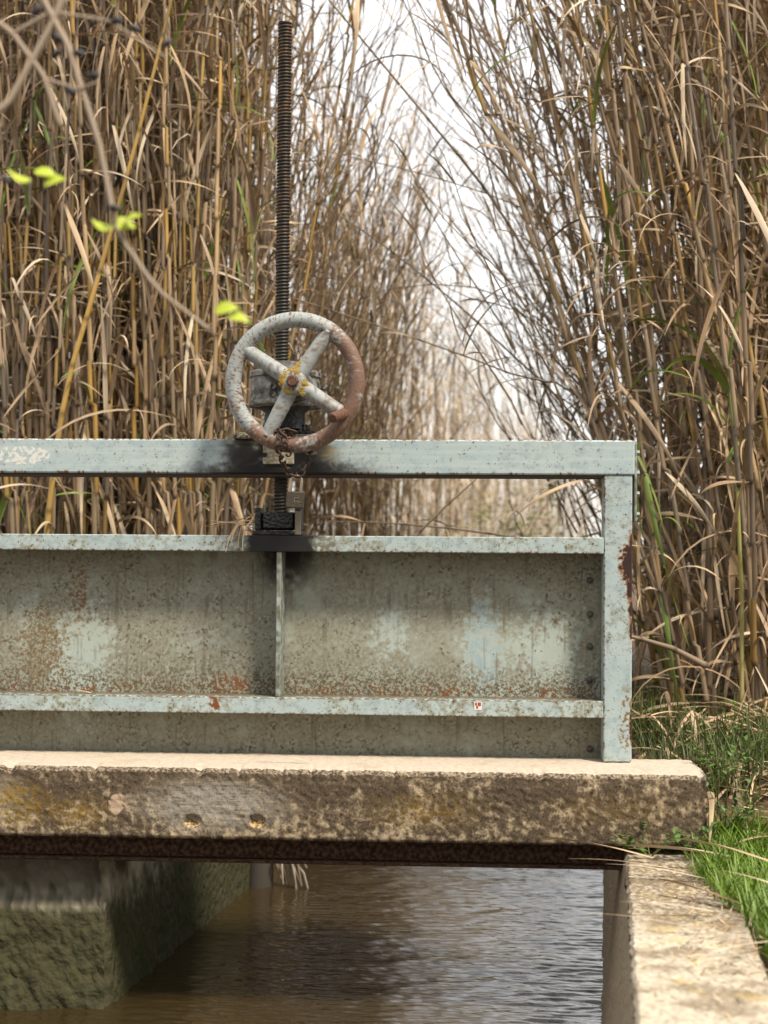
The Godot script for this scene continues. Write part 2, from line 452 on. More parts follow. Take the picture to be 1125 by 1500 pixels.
# ---------------------------------------------------------------- slab and the beam under it
func build_slab() -> void:
	var x0 := -2.0
	var x1 := 0.588
	var zf := 0.2
	var zb := -0.088
	var chips := [[-0.709, 0.513, 0.024, 0.017], [-0.545, 0.515, 0.022, 0.018]]
	# profile from the back of the top, over the front edge, down the front and under
	var prof := []
	for i in 14: prof.push_back(Vector2(lerpf(zb, zf - 0.012, i / 13.0), 0.65))
	for a in [30, 60]: prof.push_back(Vector2(zf - 0.012 + 0.012 * sin(deg_to_rad(a)), 0.638 + 0.012 * cos(deg_to_rad(a))))
	for i in 34: prof.push_back(Vector2(zf, lerpf(0.638, 0.474, i / 33.0)))
	prof.push_back(Vector2(zf - 0.005, 0.468)); prof.push_back(Vector2(zf - 0.05, 0.468)); prof.push_back(Vector2(zb, 0.468))
	prof.push_back(Vector2(zb, 0.65))
	var nx := 560
	var b := MB.new()
	b.grid(prof.size() - 1, nx, func(i: int, j: int) -> Array:
		var x := lerpf(x0, x1, j / float(nx))
		var p: Vector2 = prof[i]
		var q := Vector3(x, p.y, p.x)
		if j == nx: q.x -= 0.006 + 0.006 * nz(3, p.x * 3, p.y * 3)
		if i >= 16 and i < 50:                       # front face: uneven, with knocked-out holes
			q.z += 0.006 * (nz(2, x * 1.5, p.y * 3) - 0.5) + 0.004 * (nz(3, x, p.y) - 0.5)
			for c in chips: q.z -= 0.014 * sst(0.0, 0.45, blob(x, p.y, c[0], c[1], c[2] * (0.8 + 0.5 * nz(3, x, p.y)), c[3]))
		if i >= 11 and i < 22:                       # crumbled front edge
			var bite := sst(0.52, 0.8, nz(2, x * 1.2 + 3, 0.5)) * 0.012 + 0.006 * nz(3, x * 1.5, 2.0 + p.y)
			q.y -= bite * (1.0 - absf(i - 15.5) / 7.0)
			q.z -= bite * (1.0 - absf(i - 15.5) / 7.0)
		if i < 12: q.y += 0.005 * (nz(2, x * 1.5, p.x * 2) - 0.5) + 0.0025 * (nz(3, x, p.x) - 0.5)
		return [q, Color.WHITE, Vector2.ZERO])
	# closing end
	var cen := b.vert(Vector3(x1 - 0.009, 0.56, 0.05))
	for i in prof.size() - 1:
		b.tri(cen, i * (nx + 1) + nx, (i + 1) * (nx + 1) + nx)
	var tex := painted(x0, x1, -0.29, 0.19, 760.0, func(x: float, t: float) -> Color:
		var n1 := nz(0, x * 2.2, t * 2.2)
		var n2 := nz(1, x * 1.6, t * 1.6)
		var n3 := nz(2, x * 2, t * 2)
		var n4 := nz(3, x * 1.5, t * 1.5)
		var n5 := nz(4, x, t)
		var top := Color(0.66, 0.61, 0.54).lerp(Color(0.76, 0.71, 0.64), n3)
		top = top.lerp(Color(0.58, 0.50, 0.40), 0.6 * sst(0.62, 0.78, n4) + 0.25 * sst(0.6, 0.8, n2))
		if t < -0.006: return top
		var c := Color(0.58, 0.515, 0.41).lerp(Color(0.68, 0.61, 0.51), n4)
		# dark lichen and soot-like crust hanging from the top edge and in patches
		var y := t / 0.18
		var run := nz(2, x * 2.4, t * 0.5 + 3)
		var crust := sst(0.29, 0.52, run * 0.22 + n3 * 0.38 + n2 * 0.32 + n4 * 0.15 + 0.10 * (n1 - 0.5) - 0.10 * y)
		crust = maxf(crust, 0.85 * blob(x, t, -1.02, 0.06, 0.13, 0.11) * sst(0.3, 0.5, n3) * 1.6)
		crust = maxf(crust, 1.4 * blob(x, t, -0.92, 0.13, 0.12, 0.07) * sst(0.3, 0.5, n3))
		c = c.lerp(Color(0.21, 0.165, 0.11), 0.9 * minf(crust, 1.0) * (0.65 + 0.5 * n5))
		# bare grey board-marked cement
		var board := 0.5 + 0.5 * noises[3].get_noise_2d(x * 0.12, t * 2.6)
		var grey := clampf(1.8 * blob(x, t, -0.66, 0.095, 0.25, 0.085) + 1.5 * blob(x, t, -1.24, 0.09, 0.14, 0.08), 0, 1) * sst(0.25, 0.5, n3 * 0.6 + board * 0.4)
		c = c.lerp(Color(0.53, 0.51, 0.47).lerp(Color(0.66, 0.64, 0.60), board), 0.8 * grey)
		# ochre lichen
		var och := 1.8 * blob(x, t, -1.16, 0.10, 0.12, 0.07) + 1.2 * blob(x, t, -1.0, 0.12, 0.10, 0.06) + 0.9 * blob(x, t, -0.12, 0.10, 0.2, 0.06) + 0.5 * blob(x, t, 0.35, 0.09, 0.2, 0.05)
		c = c.lerp(Color(0.52, 0.39, 0.10), 0.75 * clampf(och, 0, 1) * sst(0.35, 0.65, n3 * 0.6 + n4 * 0.4))
		c = c.lerp(Color(0.66, 0.60, 0.48), 0.7 * sst(0.56, 0.72, nz(2, x * 1.2 + 30, t * 2)) * sst(0.3, 0.9, y))
		for k in chips: c = c.lerp(Color(0.72, 0.62, 0.45).lerp(Color(0.35, 0.27, 0.16), sst(0.45, 0.7, n4)), sst(0.02, 0.16, blob(x, 0.65 - t, k[0], k[1], k[2] * (0.8 + 0.5 * n4), k[3])))
		c = c.lerp(Color(0.66, 0.57, 0.48), sst(0.04, 0.2, blob(x, 0.65 - t, -0.906, 0.552, 0.021 * (0.6 + 0.8 * n4), 0.03)))
		c = c.lerp(Color(0.15, 0.12, 0.085), 0.75 * sst(0.67, 0.78, n5) * 0.7)
		if t < 0.012: c = c.lerp(top, 0.7 * sst(0.35, 0.65, n4))
		return c)
	lay_uv(b, x0, x1, -0.29, 0.19, func(p: Vector3) -> Vector2: return Vector2(p.x, (0.65 - p.y) + (p.z - zf)))
	var mt := with_tex(tex, 0.92)
	var o := obj("concrete_slab", b.mesh(), mt)
	tag(o, "long stained concrete slab lying in front of the gate, two chipped holes", "slab")
	# steel joist under it
	var j := MB.new()
	j.box(Vector3(-2.0, 0.407, 0.107), Vector3(0.385, 0.466, 0.119), 0.002)
	j.box(Vector3(-2.0, 0.397, 0.102), Vector3(0.385, 0.4065, 0.138), 0.003)
	j.box(Vector3(-2.0, 0.4585, 0.1195), Vector3(0.385, 0.4665, 0.138), 0.002)
	var jm := flat(Color(0.13, 0.085, 0.06), 0.9)
	grain(jm, 57, 0.03, 4.0, Color(0.5, 0.45, 0.42), Color(1, 1, 1))
	jm.metallic_specular = 0.1
	var jo := obj("steel_joist", j.mesh(false), jm)
	tag(jo, "black rusted steel joist under the concrete slab", "beam")

# ---------------------------------------------------------------- gate and its frame
func paint_wear(x: float, t: float, dirt: float) -> Color:
	var n2 := nz(1, x * 1.3, t * 1.3)
	var n3 := nz(2, x * 1.5, t * 1.5)
	var n4 := nz(3, x, t)
	var n5 := nz(4, x, t)
	dirt *= 0.35 + 1.1 * sst(0.35, 0.68, n2)
	var c := PAINT.lerp(Color(0.64, 0.69, 0.69), n2)
	c = c.lerp(Color(0.54, 0.62, 0.66), 0.5 * sst(0.45, 0.7, n3))
	c = c.lerp(Color(0.50, 0.49, 0.40), dirt * 0.8 * sst(0.40, 0.66, 0.5 * n3 + 0.5 * n4))
	c = c.lerp(Color(0.22, 0.20, 0.15), dirt * sst(0.60, 0.70, 0.45 * n5 + 0.3 * n4 + 0.25 * n3))
	c = c.lerp(RUST, 0.9 * sst(0.685, 0.73, 0.6 * n5 + 0.4 * nz(3, x + 7, t)))
	return c
func build_gate() -> void:
	# ---- fixed frame
	var frame := thing("gate_gantry", "pale blue-grey steel gantry of top beam and post around the gate panel", "gantry")
	var b := MB.new()
	b.box(Vector3(-1.75, 1.4085, -0.10), Vector3(0.424, 1.501, 0.0), 0.004)
	var tx := painted(-1.75, 0.424, -0.105, 0.0945, 640.0, func(x: float, t: float) -> Color:
		var c := paint_wear(x, t, 0.10)
		var n2 := nz(1, x, t)
		var n3 := nz(2, x, t * 2)
		var n4 := nz(3, x, t)
		var streak := 0.5 + 0.5 * noises[2].get_noise_2d(x * 0.08, t * 3.0)
		c = c.lerp(Color(0.68, 0.72, 0.71), 0.5 * sst(0.5, 0.7, streak))
		c = c.lerp(Color(0.60, 0.56, 0.47), 0.5 * sst(0.006, 0.0, t) * sst(0.4, 0.6, n4))
		# rusty lower and upper edge
		c = c.lerp(RUST, sst(0.083, 0.090, t) * sst(0.56, 0.66, 0.6 * n4 + 0.4 * n3))
		c = c.lerp(RUST, sst(0.004, 0.0, t) * sst(0.5, 0.62, n4) * 0.8)
		c = c.lerp(Color(0.80, 0.79, 0.76), 0.9 * sst(0.2, 0.3, blob(x, t, -1.22, 0.045, 0.10, 0.034) * (0.4 + n4)) * sst(0.40, 0.55, n4))      # remains of a sticker
		# ochre film and black grease that has run from the screw
		var d := absf(x + 0.515)
		c = c.lerp(Color(0.50, 0.41, 0.24), 0.75 * sst(0.19, 0.10, d + 0.10 * (n2 - 0.5)) * sst(0.3, 0.6, n3))
		var g := sst(0.165, 0.085, d + 0.06 * (n3 - 0.5) + 0.10 * (0.5 - n2))
		var low := sst(0.30, 0.12, d + 0.05 * (n3 - 0.5)) * sst(0.052, 0.092, t + 0.05 * (n3 - 0.5) + 0.02 * (n4 - 0.5))
		g = maxf(g * sst(0.25, 0.62, n3 * 0.5 + n2 * 0.3 + 0.3 * t / 0.09), low)
		c = c.lerp(GREASE, 0.95 * clampf(g, 0, 1))
		return c)
	lay_uv(b, -1.75, 0.424, -0.105, 0.0945, func(p: Vector3) -> Vector2: return Vector2(p.x, (1.501 - p.y) + p.z))
	obj("top_beam", b.mesh(false), with_tex(tx, 0.7), frame)
	# lip under the beam
	var lp := MB.new()
	lp.box(Vector3(-1.75, 1.4015, -0.09), Vector3(0.343, 1.4083, -0.008), 0.001)
	obj("bottom_lip", lp.mesh(false), flat(Color(0.05, 0.035, 0.025), 0.8), frame)
	# post (and its twin beyond the left side of the view)
	var ptx := painted(0.30, 0.46, 0.0, 0.78, 640.0, func(x: float, t: float) -> Color:
		var c := paint_wear(x * 1.0 + 3, t, 0.35)
		var n3 := nz(2, x * 2, t * 2)
		var n4 := nz(3, x, t)
		var r := 0.418 - x
		# paint blown off along the outer edge, bare brown rust under it
		var holes := 0.0
		for k in [[0.235, 0.06, 0.034], [0.30, 0.03, 0.014], [0.352, 0.022, 0.012], [0.41, 0.03, 0.006], [0.66, 0.05, 0.006], [0.19, 0.04, 0.008]]:
			holes = maxf(holes, sst(1.15, 0.7, sqrt(pow((t - k[0]) / k[1], 2) + pow(r / k[2], 2)) + 0.9 * (n4 - 0.5) + 0.5 * (n3 - 0.5)))
		var rim := sst(0.014, 0.0, r + 0.016 * (n3 - 0.5)) * sst(0.42, 0.6, n4) * sst(0.1, 0.2, t) * sst(0.46, 0.36, t)
		c = c.lerp(Color(0.48, 0.27, 0.12), clampf(holes * 1.3 + rim, 0, 1))
		c = c.lerp(Color(0.17, 0.09, 0.055), sst(0.55, 0.9, holes))
		var scratch := sst(0.020, 0.012, absf(r - 0.014 - 0.006 * sin(t * 40))) * sst(0.52, 0.6, n4) * sst(0.54, 0.60, t) * sst(0.74, 0.70, t)
		c = c.lerp(Color(0.45, 0.35, 0.23), scratch)
		c = c.lerp(RUST, sst(0.006, 0.0, absf(x - 0.344)) * sst(0.55, 0.65, n4))
		return c)
	for px in [0.344, -1.74]:
		var pb := MB.new()
		pb.box(Vector3(0.344, 0.652, -0.086), Vector3(0.418, 1.408, -0.004), 0.003)
		lay_uv(pb, 0.30, 0.46, 0.0, 0.78, func(p: Vector3) -> Vector2: return Vector2(p.x + 0.3 * (p.z + 0.004), 1.408 - p.y))
		obj("post", pb.mesh(false), with_tex(ptx, 0.5), frame, Vector3(px - 0.344, 0, 0))
	var plain := flat(Color(0.30, 0.345, 0.34), 0.55)
	grain(plain, 41, 0.02, 3.0, Color(0.62, 0.58, 0.48), Color(1, 1, 1), 0.1)
	var dark := flat(Color(0.035, 0.03, 0.026), 0.6)
	grain(dark, 42, 0.03, 5.0, Color(0.45, 0.42, 0.4), Color(1, 1, 1))
	var ep := MB.new()
	ep.box(Vector3(0.4245, 1.285, -0.075), Vector3(0.432, 1.494, -0.02), 0.002)
	var epo := obj("end_plate", ep.mesh(false), plain, frame)
	for y in [1.47, 1.415, 1.36, 1.305]:
		var eb := MB.new()
		eb.tube([Vector3(0, 0, 0), Vector3(0.009, 0, 0)], [0.009, 0.008], 6)
		obj("bolt", eb.mesh(false), plain, epo, Vector3(0.432, y, -0.045))
	var wl := MB.new()
	wl.box(Vector3(-0.565, 1.434, 0.0005), Vector3(-0.481, 1.487, 0.006), 0.002)
	var wm := flat(Color(0.52, 0.49, 0.41), 0.6)
	grain(wm, 43, 0.03, 5.0, Color(0.7, 0.66, 0.56), Color(1, 1, 1), 0.1)
	var wlo := obj("clamp_plate", wl.mesh(false), wm, frame)
	var hb := MB.new()
	hb.tube([Vector3(0, 0, 0), Vector3(0, 0, 0.007)], [0.007, 0.006], 6)
	obj("bolt", hb.mesh(false), dark, wlo, Vector3(-0.560, 1.459, 0.006))

	# ---- the gate leaf
	var gate := thing("sluice_gate", "stained grey-green steel sluice gate panel with horizontal ribs and bolts", "gate")
	var x0 := -1.67
	var x1 := 0.3435
	var pb := MB.new()
	pb.box(Vector3(x0, 0.40, -0.111), Vector3(0.405, 1.236, -0.104), 0.001)
	var px := painted(x0, x1, 0.0, 0.84, 560.0, func(x: float, t: float) -> Color:
		var y := 1.236 - t
		var n1 := nz(0, x * 1.5, y * 1.5)
		var n2 := nz(1, x * 1.4, y * 1.4)
		var n3 := nz(2, x * 1.6, y * 1.6)
		var n4 := nz(3, x * 1.2, y * 1.2)
		var n5 := nz(4, x, y)
		var c := Color(0.60, 0.63, 0.58).lerp(Color(0.64, 0.69, 0.68), n2)
		# brown-grey grime film, in clouds and fine specks
		var clean := 1.5 * wblob(x, y, -1.07, 0.90, 0.10, 0.17) + 1.3 * wblob(x, y, 0.03, 0.93, 0.07, 0.16) + 1.1 * wblob(x, y, -0.23, 0.98, 0.06, 0.08) + 1.2 * wblob(x, y, 0.2, 0.94, 0.11, 0.12) + 0.6 * wblob(x, y, -0.75, 0.95, 0.10, 0.05) + 0.7 * wblob(x, y, -1.24, 1.0, 0.06, 0.12)
		var film := sst(0.30, 0.62, 0.40 * n2 + 0.30 * n1 + 0.30 * n3 + 0.10 - 0.34 * minf(clean, 1.2))
		c = c.lerp(Color(0.46, 0.435, 0.355), 0.88 * film * (0.82 + 0.25 * (n5 - 0.5) + 0.8 * (n4 - 0.5)))
		c = c.lerp(Color(0.53, 0.62, 0.66), 0.75 * clampf(wblob(x, y, 0.03, 0.93, 0.05, 0.15) * 2.2, 0, 1) * sst(0.35, 0.55, n3))
		c = c.lerp(Color(0.66, 0.71, 0.68), 0.5 * sst(0.56, 0.68, n3) * (1.0 - film * 0.5))
		c = c.lerp(Color(0.25, 0.22, 0.16), (0.1 + 0.5 * film) * sst(0.42, 0.62, n1 * 0.5 + n3 * 0.5) * sst(0.52, 0.68, 0.2 * n5 + 0.5 * n4 + 0.3 * n3))
		# mould and rust creeping up from the rib below, streaks down from the rib above
		var up := sst(0.10, 0.0, y - 0.812 + 0.09 * (n3 - 0.5) + 0.05 * (n2 - 0.5)) if y > 0.79 else 0.0
		c = c.lerp(Color(0.27, 0.23, 0.16), 0.85 * up * sst(0.42, 0.60, 0.5 * n4 + 0.5 * n5))
		c = c.lerp(Color(0.45, 0.27, 0.13), 0.8 * (sst(0.05, 0.0, y - 0.812) if y > 0.79 else 0.0) * sst(0.54, 0.66, 0.5 * n3 + 0.5 * n4))
		var drip := 0.5 + 0.5 * noises[2].get_noise_2d(x * 2.2, y * 0.12)
		c = c.lerp(Color(0.33, 0.30, 0.24), 0.4 * sst(0.58, 0.75, drip) * sst(0.4, 0.6, n2))
		c = c.lerp(Color(0.40, 0.27, 0.15), 0.7 * sst(0.0, 0.7, wblob(x, y, -1.085, 1.08, 0.03, 0.12)) * sst(0.35, 0.6, n4))
		c = c.lerp(Color(0.40, 0.31, 0.19), 0.8 * sst(0.0, 0.5, wblob(x, y, -1.19, 0.94, 0.09, 0.14)) * sst(0.38, 0.6, 0.5 * n4 + 0.5 * n5))
		c = c.lerp(Color(0.45, 0.26, 0.12), 0.75 * sst(0.0, 0.6, wblob(x, y, -0.66, 0.84, 0.07, 0.03)) * sst(0.4, 0.6, n4))
		c = c.lerp(RUST, 0.8 * sst(0.70, 0.75, 0.6 * n4 + 0.4 * n3))
		# grease below the screw
		var d := absf(x + 0.515)
		c = c.lerp(GREASE, 0.9 * sst(0.10, 0.02, d + 0.06 * (n3 - 0.5)) * sst(1.08, 1.19, y + 0.08 * (n3 - 0.5)))
		return c)
	lay_uv(pb, x0, x1, 0.0, 0.84, func(p: Vector3) -> Vector2: return Vector2(p.x, 1.236 - p.y))
	obj("plate", pb.mesh(false), with_tex(px, 0.7), gate)
	var rx := painted(x0, x1, -0.105, 0.05, 640.0, func(x: float, t: float) -> Color:
		var c := paint_wear(x + 11, t, 0.75)
		var n3 := nz(2, x, t)
		var n4 := nz(3, x, t)
		if t < 0.003: c = c.lerp(Color(0.33, 0.28, 0.20), 0.85 * sst(0.35, 0.6, n4 + 0.3 * sst(-0.02, -0.09, t)))     # soil lying on the rib
		c = c.lerp(Color(0.42, 0.24, 0.11), sst(0.0, 0.5, wblob(x, t, -0.69, 0.02, 0.02, 0.05)) * sst(0.4, 0.6, n4))
		c = c.lerp(RUST, sst(0.038, 0.044, t) * sst(0.55, 0.64, n4))
		return c)
	var ux := painted(x0, x1, -0.105, 0.05, 640.0, func(x: float, t: float) -> Color:
		var c := paint_wear(x + 21, t, 0.75)
		var n2 := nz(1, x, t)
		var n3 := nz(2, x, t)
		var n4 := nz(3, x, t)
		c = c.lerp(RUST, sst(0.036, 0.042, t) * sst(0.55, 0.64, n4))
		var d := absf(x + 0.515)
		c = c.lerp(Color(0.33, 0.31, 0.25), 0.7 * sst(0.22, 0.1, d + 0.1 * (n2 - 0.5)) * sst(0.4, 0.6, n4))
		c = c.lerp(GREASE, sst(0.115, 0.075, d + 0.07 * (n3 - 0.5) + 0.02 * (n4 - 0.5)))
		return c)
	for r in [[1.200, 1.243, ux, "upper_rib"], [0.767, 0.811, rx, "lower_rib"]]:
		var rb := MB.new()
		rb.box(Vector3(x0, r[0], -0.1035), Vector3(x1, r[1], -0.003), 0.002)
		var ytop: float = r[1]
		lay_uv(rb, x0, x1, -0.105, 0.05, func(p: Vector3) -> Vector2: return Vector2(p.x, (ytop - p.y) + (p.z + 0.003)))
		obj(r[3], rb.mesh(false), with_tex(r[2], 0.55), gate)
	var sb := MB.new()
	sb.box(Vector3(-0.527, 0.8115, -0.1035), Vector3(-0.514, 1.1995, -0.006), 0.0015)
	obj("stiffener", sb.mesh(false), plain, gate)
	var bm := flat(Color(0.075, 0.068, 0.055), 0.6)
	var rivet := MB.new()
	rivet.lathe(Vector3.ZERO, [Vector2(0.0001, 0.013), Vector2(0.0055, 0.012), Vector2(0.0085, 0.008), Vector2(0.0095, 0.0)].map(func(p): return p), 12)
	var rm := rivet.mesh()
	for p in [[0.314, 1.129], [0.315, 1.037], [0.315, 0.95], [0.315, 0.86], [0.316, 0.674], [-1.60, 1.129], [-1.60, 0.95]]:
		var o := obj("bolt", rm, bm, gate, Vector3(p[0], p[1], -0.104))
		o.rotation.x = PI / 2
	var st := MB.new()
	st.box(Vector3(0.0035, 0.784, -0.0028), Vector3(0.0235, 0.806, -0.0020), 0.0003)
	var sto := obj("sticker", st.mesh(false), flat(Color(0.62, 0.60, 0.56), 0.6), gate)
	var sr := MB.new()
	for k in [[0.006, 0.796, 0.011, 0.804], [0.013, 0.795, 0.0215, 0.8045], [0.009, 0.788, 0.014, 0.795]]:
		sr.box(Vector3(k[0], k[1], -0.0022), Vector3(k[2], k[3], -0.0015), 0.0002)
	obj("red_print", sr.mesh(false), flat(Color(0.30, 0.05, 0.03), 0.6), sto)
	# greasy bracket that ties the screw to the upper rib
	var cb := MB.new()
	cb.box(Vector3(-0.592, 1.2435, -0.095), Vector3(-0.462, 1.256, -0.005), 0.002)
	cb.box(Vector3(-0.588, 1.256, -0.09), Vector3(-0.572, 1.318, -0.012), 0.003)
	cb.box(Vector3(-0.480, 1.256, -0.09), Vector3(-0.464, 1.322, -0.012), 0.003)
	cb.box(Vector3(-0.5715, 1.258, -0.085), Vector3(-0.4805, 1.306, -0.02), 0.006)
	var gm := flat(Color(0.007, 0.0065, 0.006), 0.5)
	relief(gm, 44, 0.05, 6.0, 0.4)
	obj("bracket", cb.mesh(false), gm, gate)
	var sp := MB.new()
	sp.box(Vector3(-0.478, 1.245, -0.010), Vector3(-0.462, 1.308, -0.004), 0.001)
	obj("strap", sp.mesh(false), flat(Color(0.16, 0.13, 0.09), 0.6), gate)

# ---------------------------------------------------------------- screw, gear housing, hand wheel
func build_hoist() -> void:
	# long threaded screw
	var b := MB.new()
	var n := 20
	var pitch := 0.0092
	var y0 := 1.30
	var rows := int((2.645 - y0) / pitch * 4)
	var s := 0
	for i in rows + 1:
		for j in n:
			var a := TAU * j / n
			var y := y0 + (i / 4.0 + float(j) / n) * pitch
			var r: float = [0.0192, 0.0192, 0.0158, 0.0158][i % 4]
			var w := nz(2, y, a * 0.05)
			var col := Color(0.035, 0.028, 0.022).lerp(Color(0.10, 0.058, 0.03), sst(0.45, 0.7, w) * sst(1.9, 2.2, y))
			b.vert(Vector3(r * cos(a), minf(y, 2.645), -r * sin(a)), col)
	for i in rows:
		for j in n:
			var k := (j + 1) % n
			var up := 4 if k == 0 else 0          # the thread climbs one pitch in a turn
			if i + 1 + up > rows: continue
			b.quad(i * n + j, (i + 1) * n + j, (i + 1 + up) * n + k, (i + up) * n + k)
	var o := b.vert(Vector3(0, 2.640, 0), Color(0.05, 0.04, 0.03))
	for j in n: b.tri(o, rows * n + (j + 1) % n, rows * n + j)
	var sm := flat(Color.WHITE, 0.5, 0.3)
	var so := obj("threaded_screw", b.mesh(), sm, null, Vector3(-0.523, 0, -0.05))
	tag(so, "tall dark threaded lifting screw rising above the gear housing", "screw")

	var hoist := thing("gate_hoist", "weathered gear housing with rusty four-spoke handwheel on the gate frame", "gate hoist")
	var iron := flat(Color(0.34, 0.335, 0.30), 0.6)
	grain(iron, 51, 0.018, 3.0, Color(0.22, 0.20, 0.17), Color(1, 1, 1), 0.25)
	relief(iron, 52, 0.06, 3.0, 0.25)
	var black := flat(Color(0.007, 0.0065, 0.006), 0.5)
	relief(black, 53, 0.05, 5.0, 0.4)
	var hc := Vector3(-0.513, 0, -0.05)
	var h := MB.new()
	h.lathe(hc, [Vector2(0.0, 1.590), Vector2(0.096, 1.590), Vector2(0.1, 1.594), Vector2(0.1, 1.604), Vector2(0.094, 1.607), Vector2(0.093, 1.668), Vector2(0.098, 1.671), Vector2(0.098, 1.682), Vector2(0.093, 1.688), Vector2(0.04, 1.694), Vector2(0.034, 1.715), Vector2(0.0, 1.717)], 40)
	obj("housing", h.mesh(false), iron, hoist)
	var nk := MB.new()
	nk.lathe(hc, [Vector2(0.066, 1.530), Vector2(0.056, 1.545), Vector2(0.054, 1.575), Vector2(0.07, 1.589)], 28)
	obj("neck", nk.mesh(), black, hoist)
	var fl := MB.new()
	fl.box(Vector3(-0.575, 1.5145, -0.105), Vector3(-0.437, 1.529, -0.004), 0.003)
	obj("flange", fl.mesh(false), black, hoist)
	for p in [Vector3(-0.56, 1.529, -0.02), Vector3(-0.452, 1.529, -0.02)]:
		var nb := MB.new()
		nb.tube([Vector3.ZERO, Vector3(0, 0.012, 0)], [0.011, 0.010], 6)
		obj("nut", nb.mesh(false), black, hoist, p)
	var bp := MB.new()
	bp.box(Vector3(-0.645, 1.5015, -0.115), Vector3(-0.425, 1.514, 0.012), 0.003)
	var bpm := flat(Color(0.36, 0.35, 0.31), 0.7)
	grain(bpm, 54, 0.03, 4.0, Color(0.25, 0.22, 0.17), Color(1, 1, 1), 0.3)
	obj("base_plate", bp.mesh(false), bpm, hoist)
	# bearing boss and shaft to the wheel
	var hub := Vector3(-0.466, 1.639, 0.13)
	var bs := MB.new()
	bs.tube([Vector3(hub.x, hub.y, -0.02), Vector3(hub.x, hub.y, 0.052), Vector3(hub.x, hub.y, 0.056)], [0.040, 0.040, 0.034], 28)
	obj("bearing", bs.mesh(false), iron, hoist)
	var sh := MB.new()
	sh.tube([Vector3(hub.x, hub.y, 0.05), Vector3(hub.x, hub.y, 0.145)], [0.014, 0.014], 16)
	obj("shaft", sh.mesh(), black, hoist)
	for a in 4:
		var nb := MB.new()
		nb.tube([Vector3.ZERO, Vector3(0, 0, 0.010)], [0.009, 0.008], 6)
		obj("nut", nb.mesh(false), iron, hoist, Vector3(hub.x - 0.068 + 0.136 * (a % 2), hub.y - 0.02 + 0.02 * (a / 2), 0.036))

	# hand wheel
	var wheel := Node3D.new()
	wheel.name = "handwheel"
	hoist.add_child(wheel)
	wheel.position = hub
	wheel.rotation = Vector3(0.02, -0.06, 0)
	var wm := flat(Color.WHITE, 0.62)
	relief(wm, 55, 0.08, 5.0, 0.06)
	var R := 0.163
	var coat := func(p: Vector3) -> Color:
		var n2 := nz(1, p.x * 3, p.y * 3, p.z * 3)
		var n3 := nz(2, p.x * 2.4, p.y * 2.4, p.z * 2.4)
		var n4 := nz(3, p.x * 1.4, p.y * 1.4, p.z * 1.4)
		var c := Color(0.25, 0.285, 0.285).lerp(Color(0.34, 0.355, 0.335), n3)
		var worn := 0.30 + 0.36 * sst(0.04, 0.15, p.x) + 0.26 * sst(-0.08, -0.15, p.y) - 0.10 * sst(0.05, 0.14, p.y) * sst(0.1, 0.0, p.x)
		var rust := sst(0.45, 0.58, 0.35 * n2 + 0.30 * n3 + 0.35 * n4 + (worn - 0.42) * 0.62)
		c = c.lerp(Color(0.10, 0.045, 0.022).lerp(Color(0.20, 0.10, 0.055), n4), 0.92 * rust)
		c = c.lerp(Color(0.13, 0.062, 0.034), 0.85 * sst(0.58, 0.66, 0.6 * nz(4, p.x, p.y, p.z) + 0.4 * n4))
		return c.lerp(Color(0.07, 0.045, 0.03), 0.8 * sst(0.62, 0.70, n4 * 0.7 + 0.3 * n3))
	var rb := MB.new()
	rb.grid(24, 420, func(i: int, j: int) -> Array:
		var a := -TAU * j / 420.0
		var e := TAU * i / 24.0
		var dir := Vector3(cos(a), sin(a), 0)
		var q := dir * (R + 0.0195 * 0.56 * cos(e) * 1.9) + Vector3(0, 0, -0.0205 * sin(e))
		return [q, coat.call(q), Vector2.ZERO])
	obj("rim", rb.mesh(), wm, wheel)
	for sp in [[-0.121, 0.080], [0.084, 0.125], [-0.074, -0.142], [0.130, -0.085]]:
		var d := Vector3(sp[0], sp[1], 0).normalized()
		var k := MB.new()
		var pts := []
		var rad := []
		var cols := []
		for i in 26:
			var t := lerpf(0.018, R - 0.004, i / 25.0)
			pts.push_back(d * t + Vector3(0, 0, 0.006 * (1 - t / R)))
			rad.push_back(lerpf(0.0215, 0.0185, i / 25.0) + (0.003 if i == 25 else 0.0))
			cols.push_back(coat.call(d * t * 0.7).lerp(Color(0.30, 0.33, 0.325), 0.45))
		k.tube(pts, rad, 18, cols)
		for i in k.v.size(): k.c[i] = k.c[i].lerp(coat.call(k.v[i] * Vector3(0.7, 0.7, 1) + Vector3(-0.03, 0.05, 0)), 0.65)
		obj("spoke", k.mesh(), wm, wheel)
	var hb := MB.new()
	hb.tube([Vector3(0, 0, -0.03), Vector3(0, 0, 0.018), Vector3(0, 0, 0.027), Vector3(0, 0, 0.030)], [0.032, 0.034, 0.030, 0.022], 28)
	for i in hb.v.size(): hb.c[i] = coat.call(hb.v[i] * 0.8)
	obj("hub", hb.mesh(), wm, wheel)
	var nt := MB.new()
	nt.tube([Vector3(0, 0, 0.028), Vector3(0, 0, 0.040), Vector3(0, 0, 0.044)], [0.0165, 0.0165, 0.012], 8)
	var rust := flat(Color(0.21, 0.10, 0.05), 0.75)
	grain(rust, 56, 0.04, 7.0, Color(0.4, 0.36, 0.36), Color(1, 1, 1))
	obj("nut", nt.mesh(false), rust, wheel)
	var gp := MB.new()
	gp.tube([Vector3(0.133, -0.082, 0.012), Vector3(0.122, -0.089, 0.035), Vector3(0.108, -0.097, 0.062), Vector3(0.107, -0.098, 0.064)], [0.0145, 0.0135, 0.0135, 0.011], 16)
	obj("grip", gp.mesh(), rust, wheel)
	# crust of yellow lichen round the hub
	var lc := MB.new()
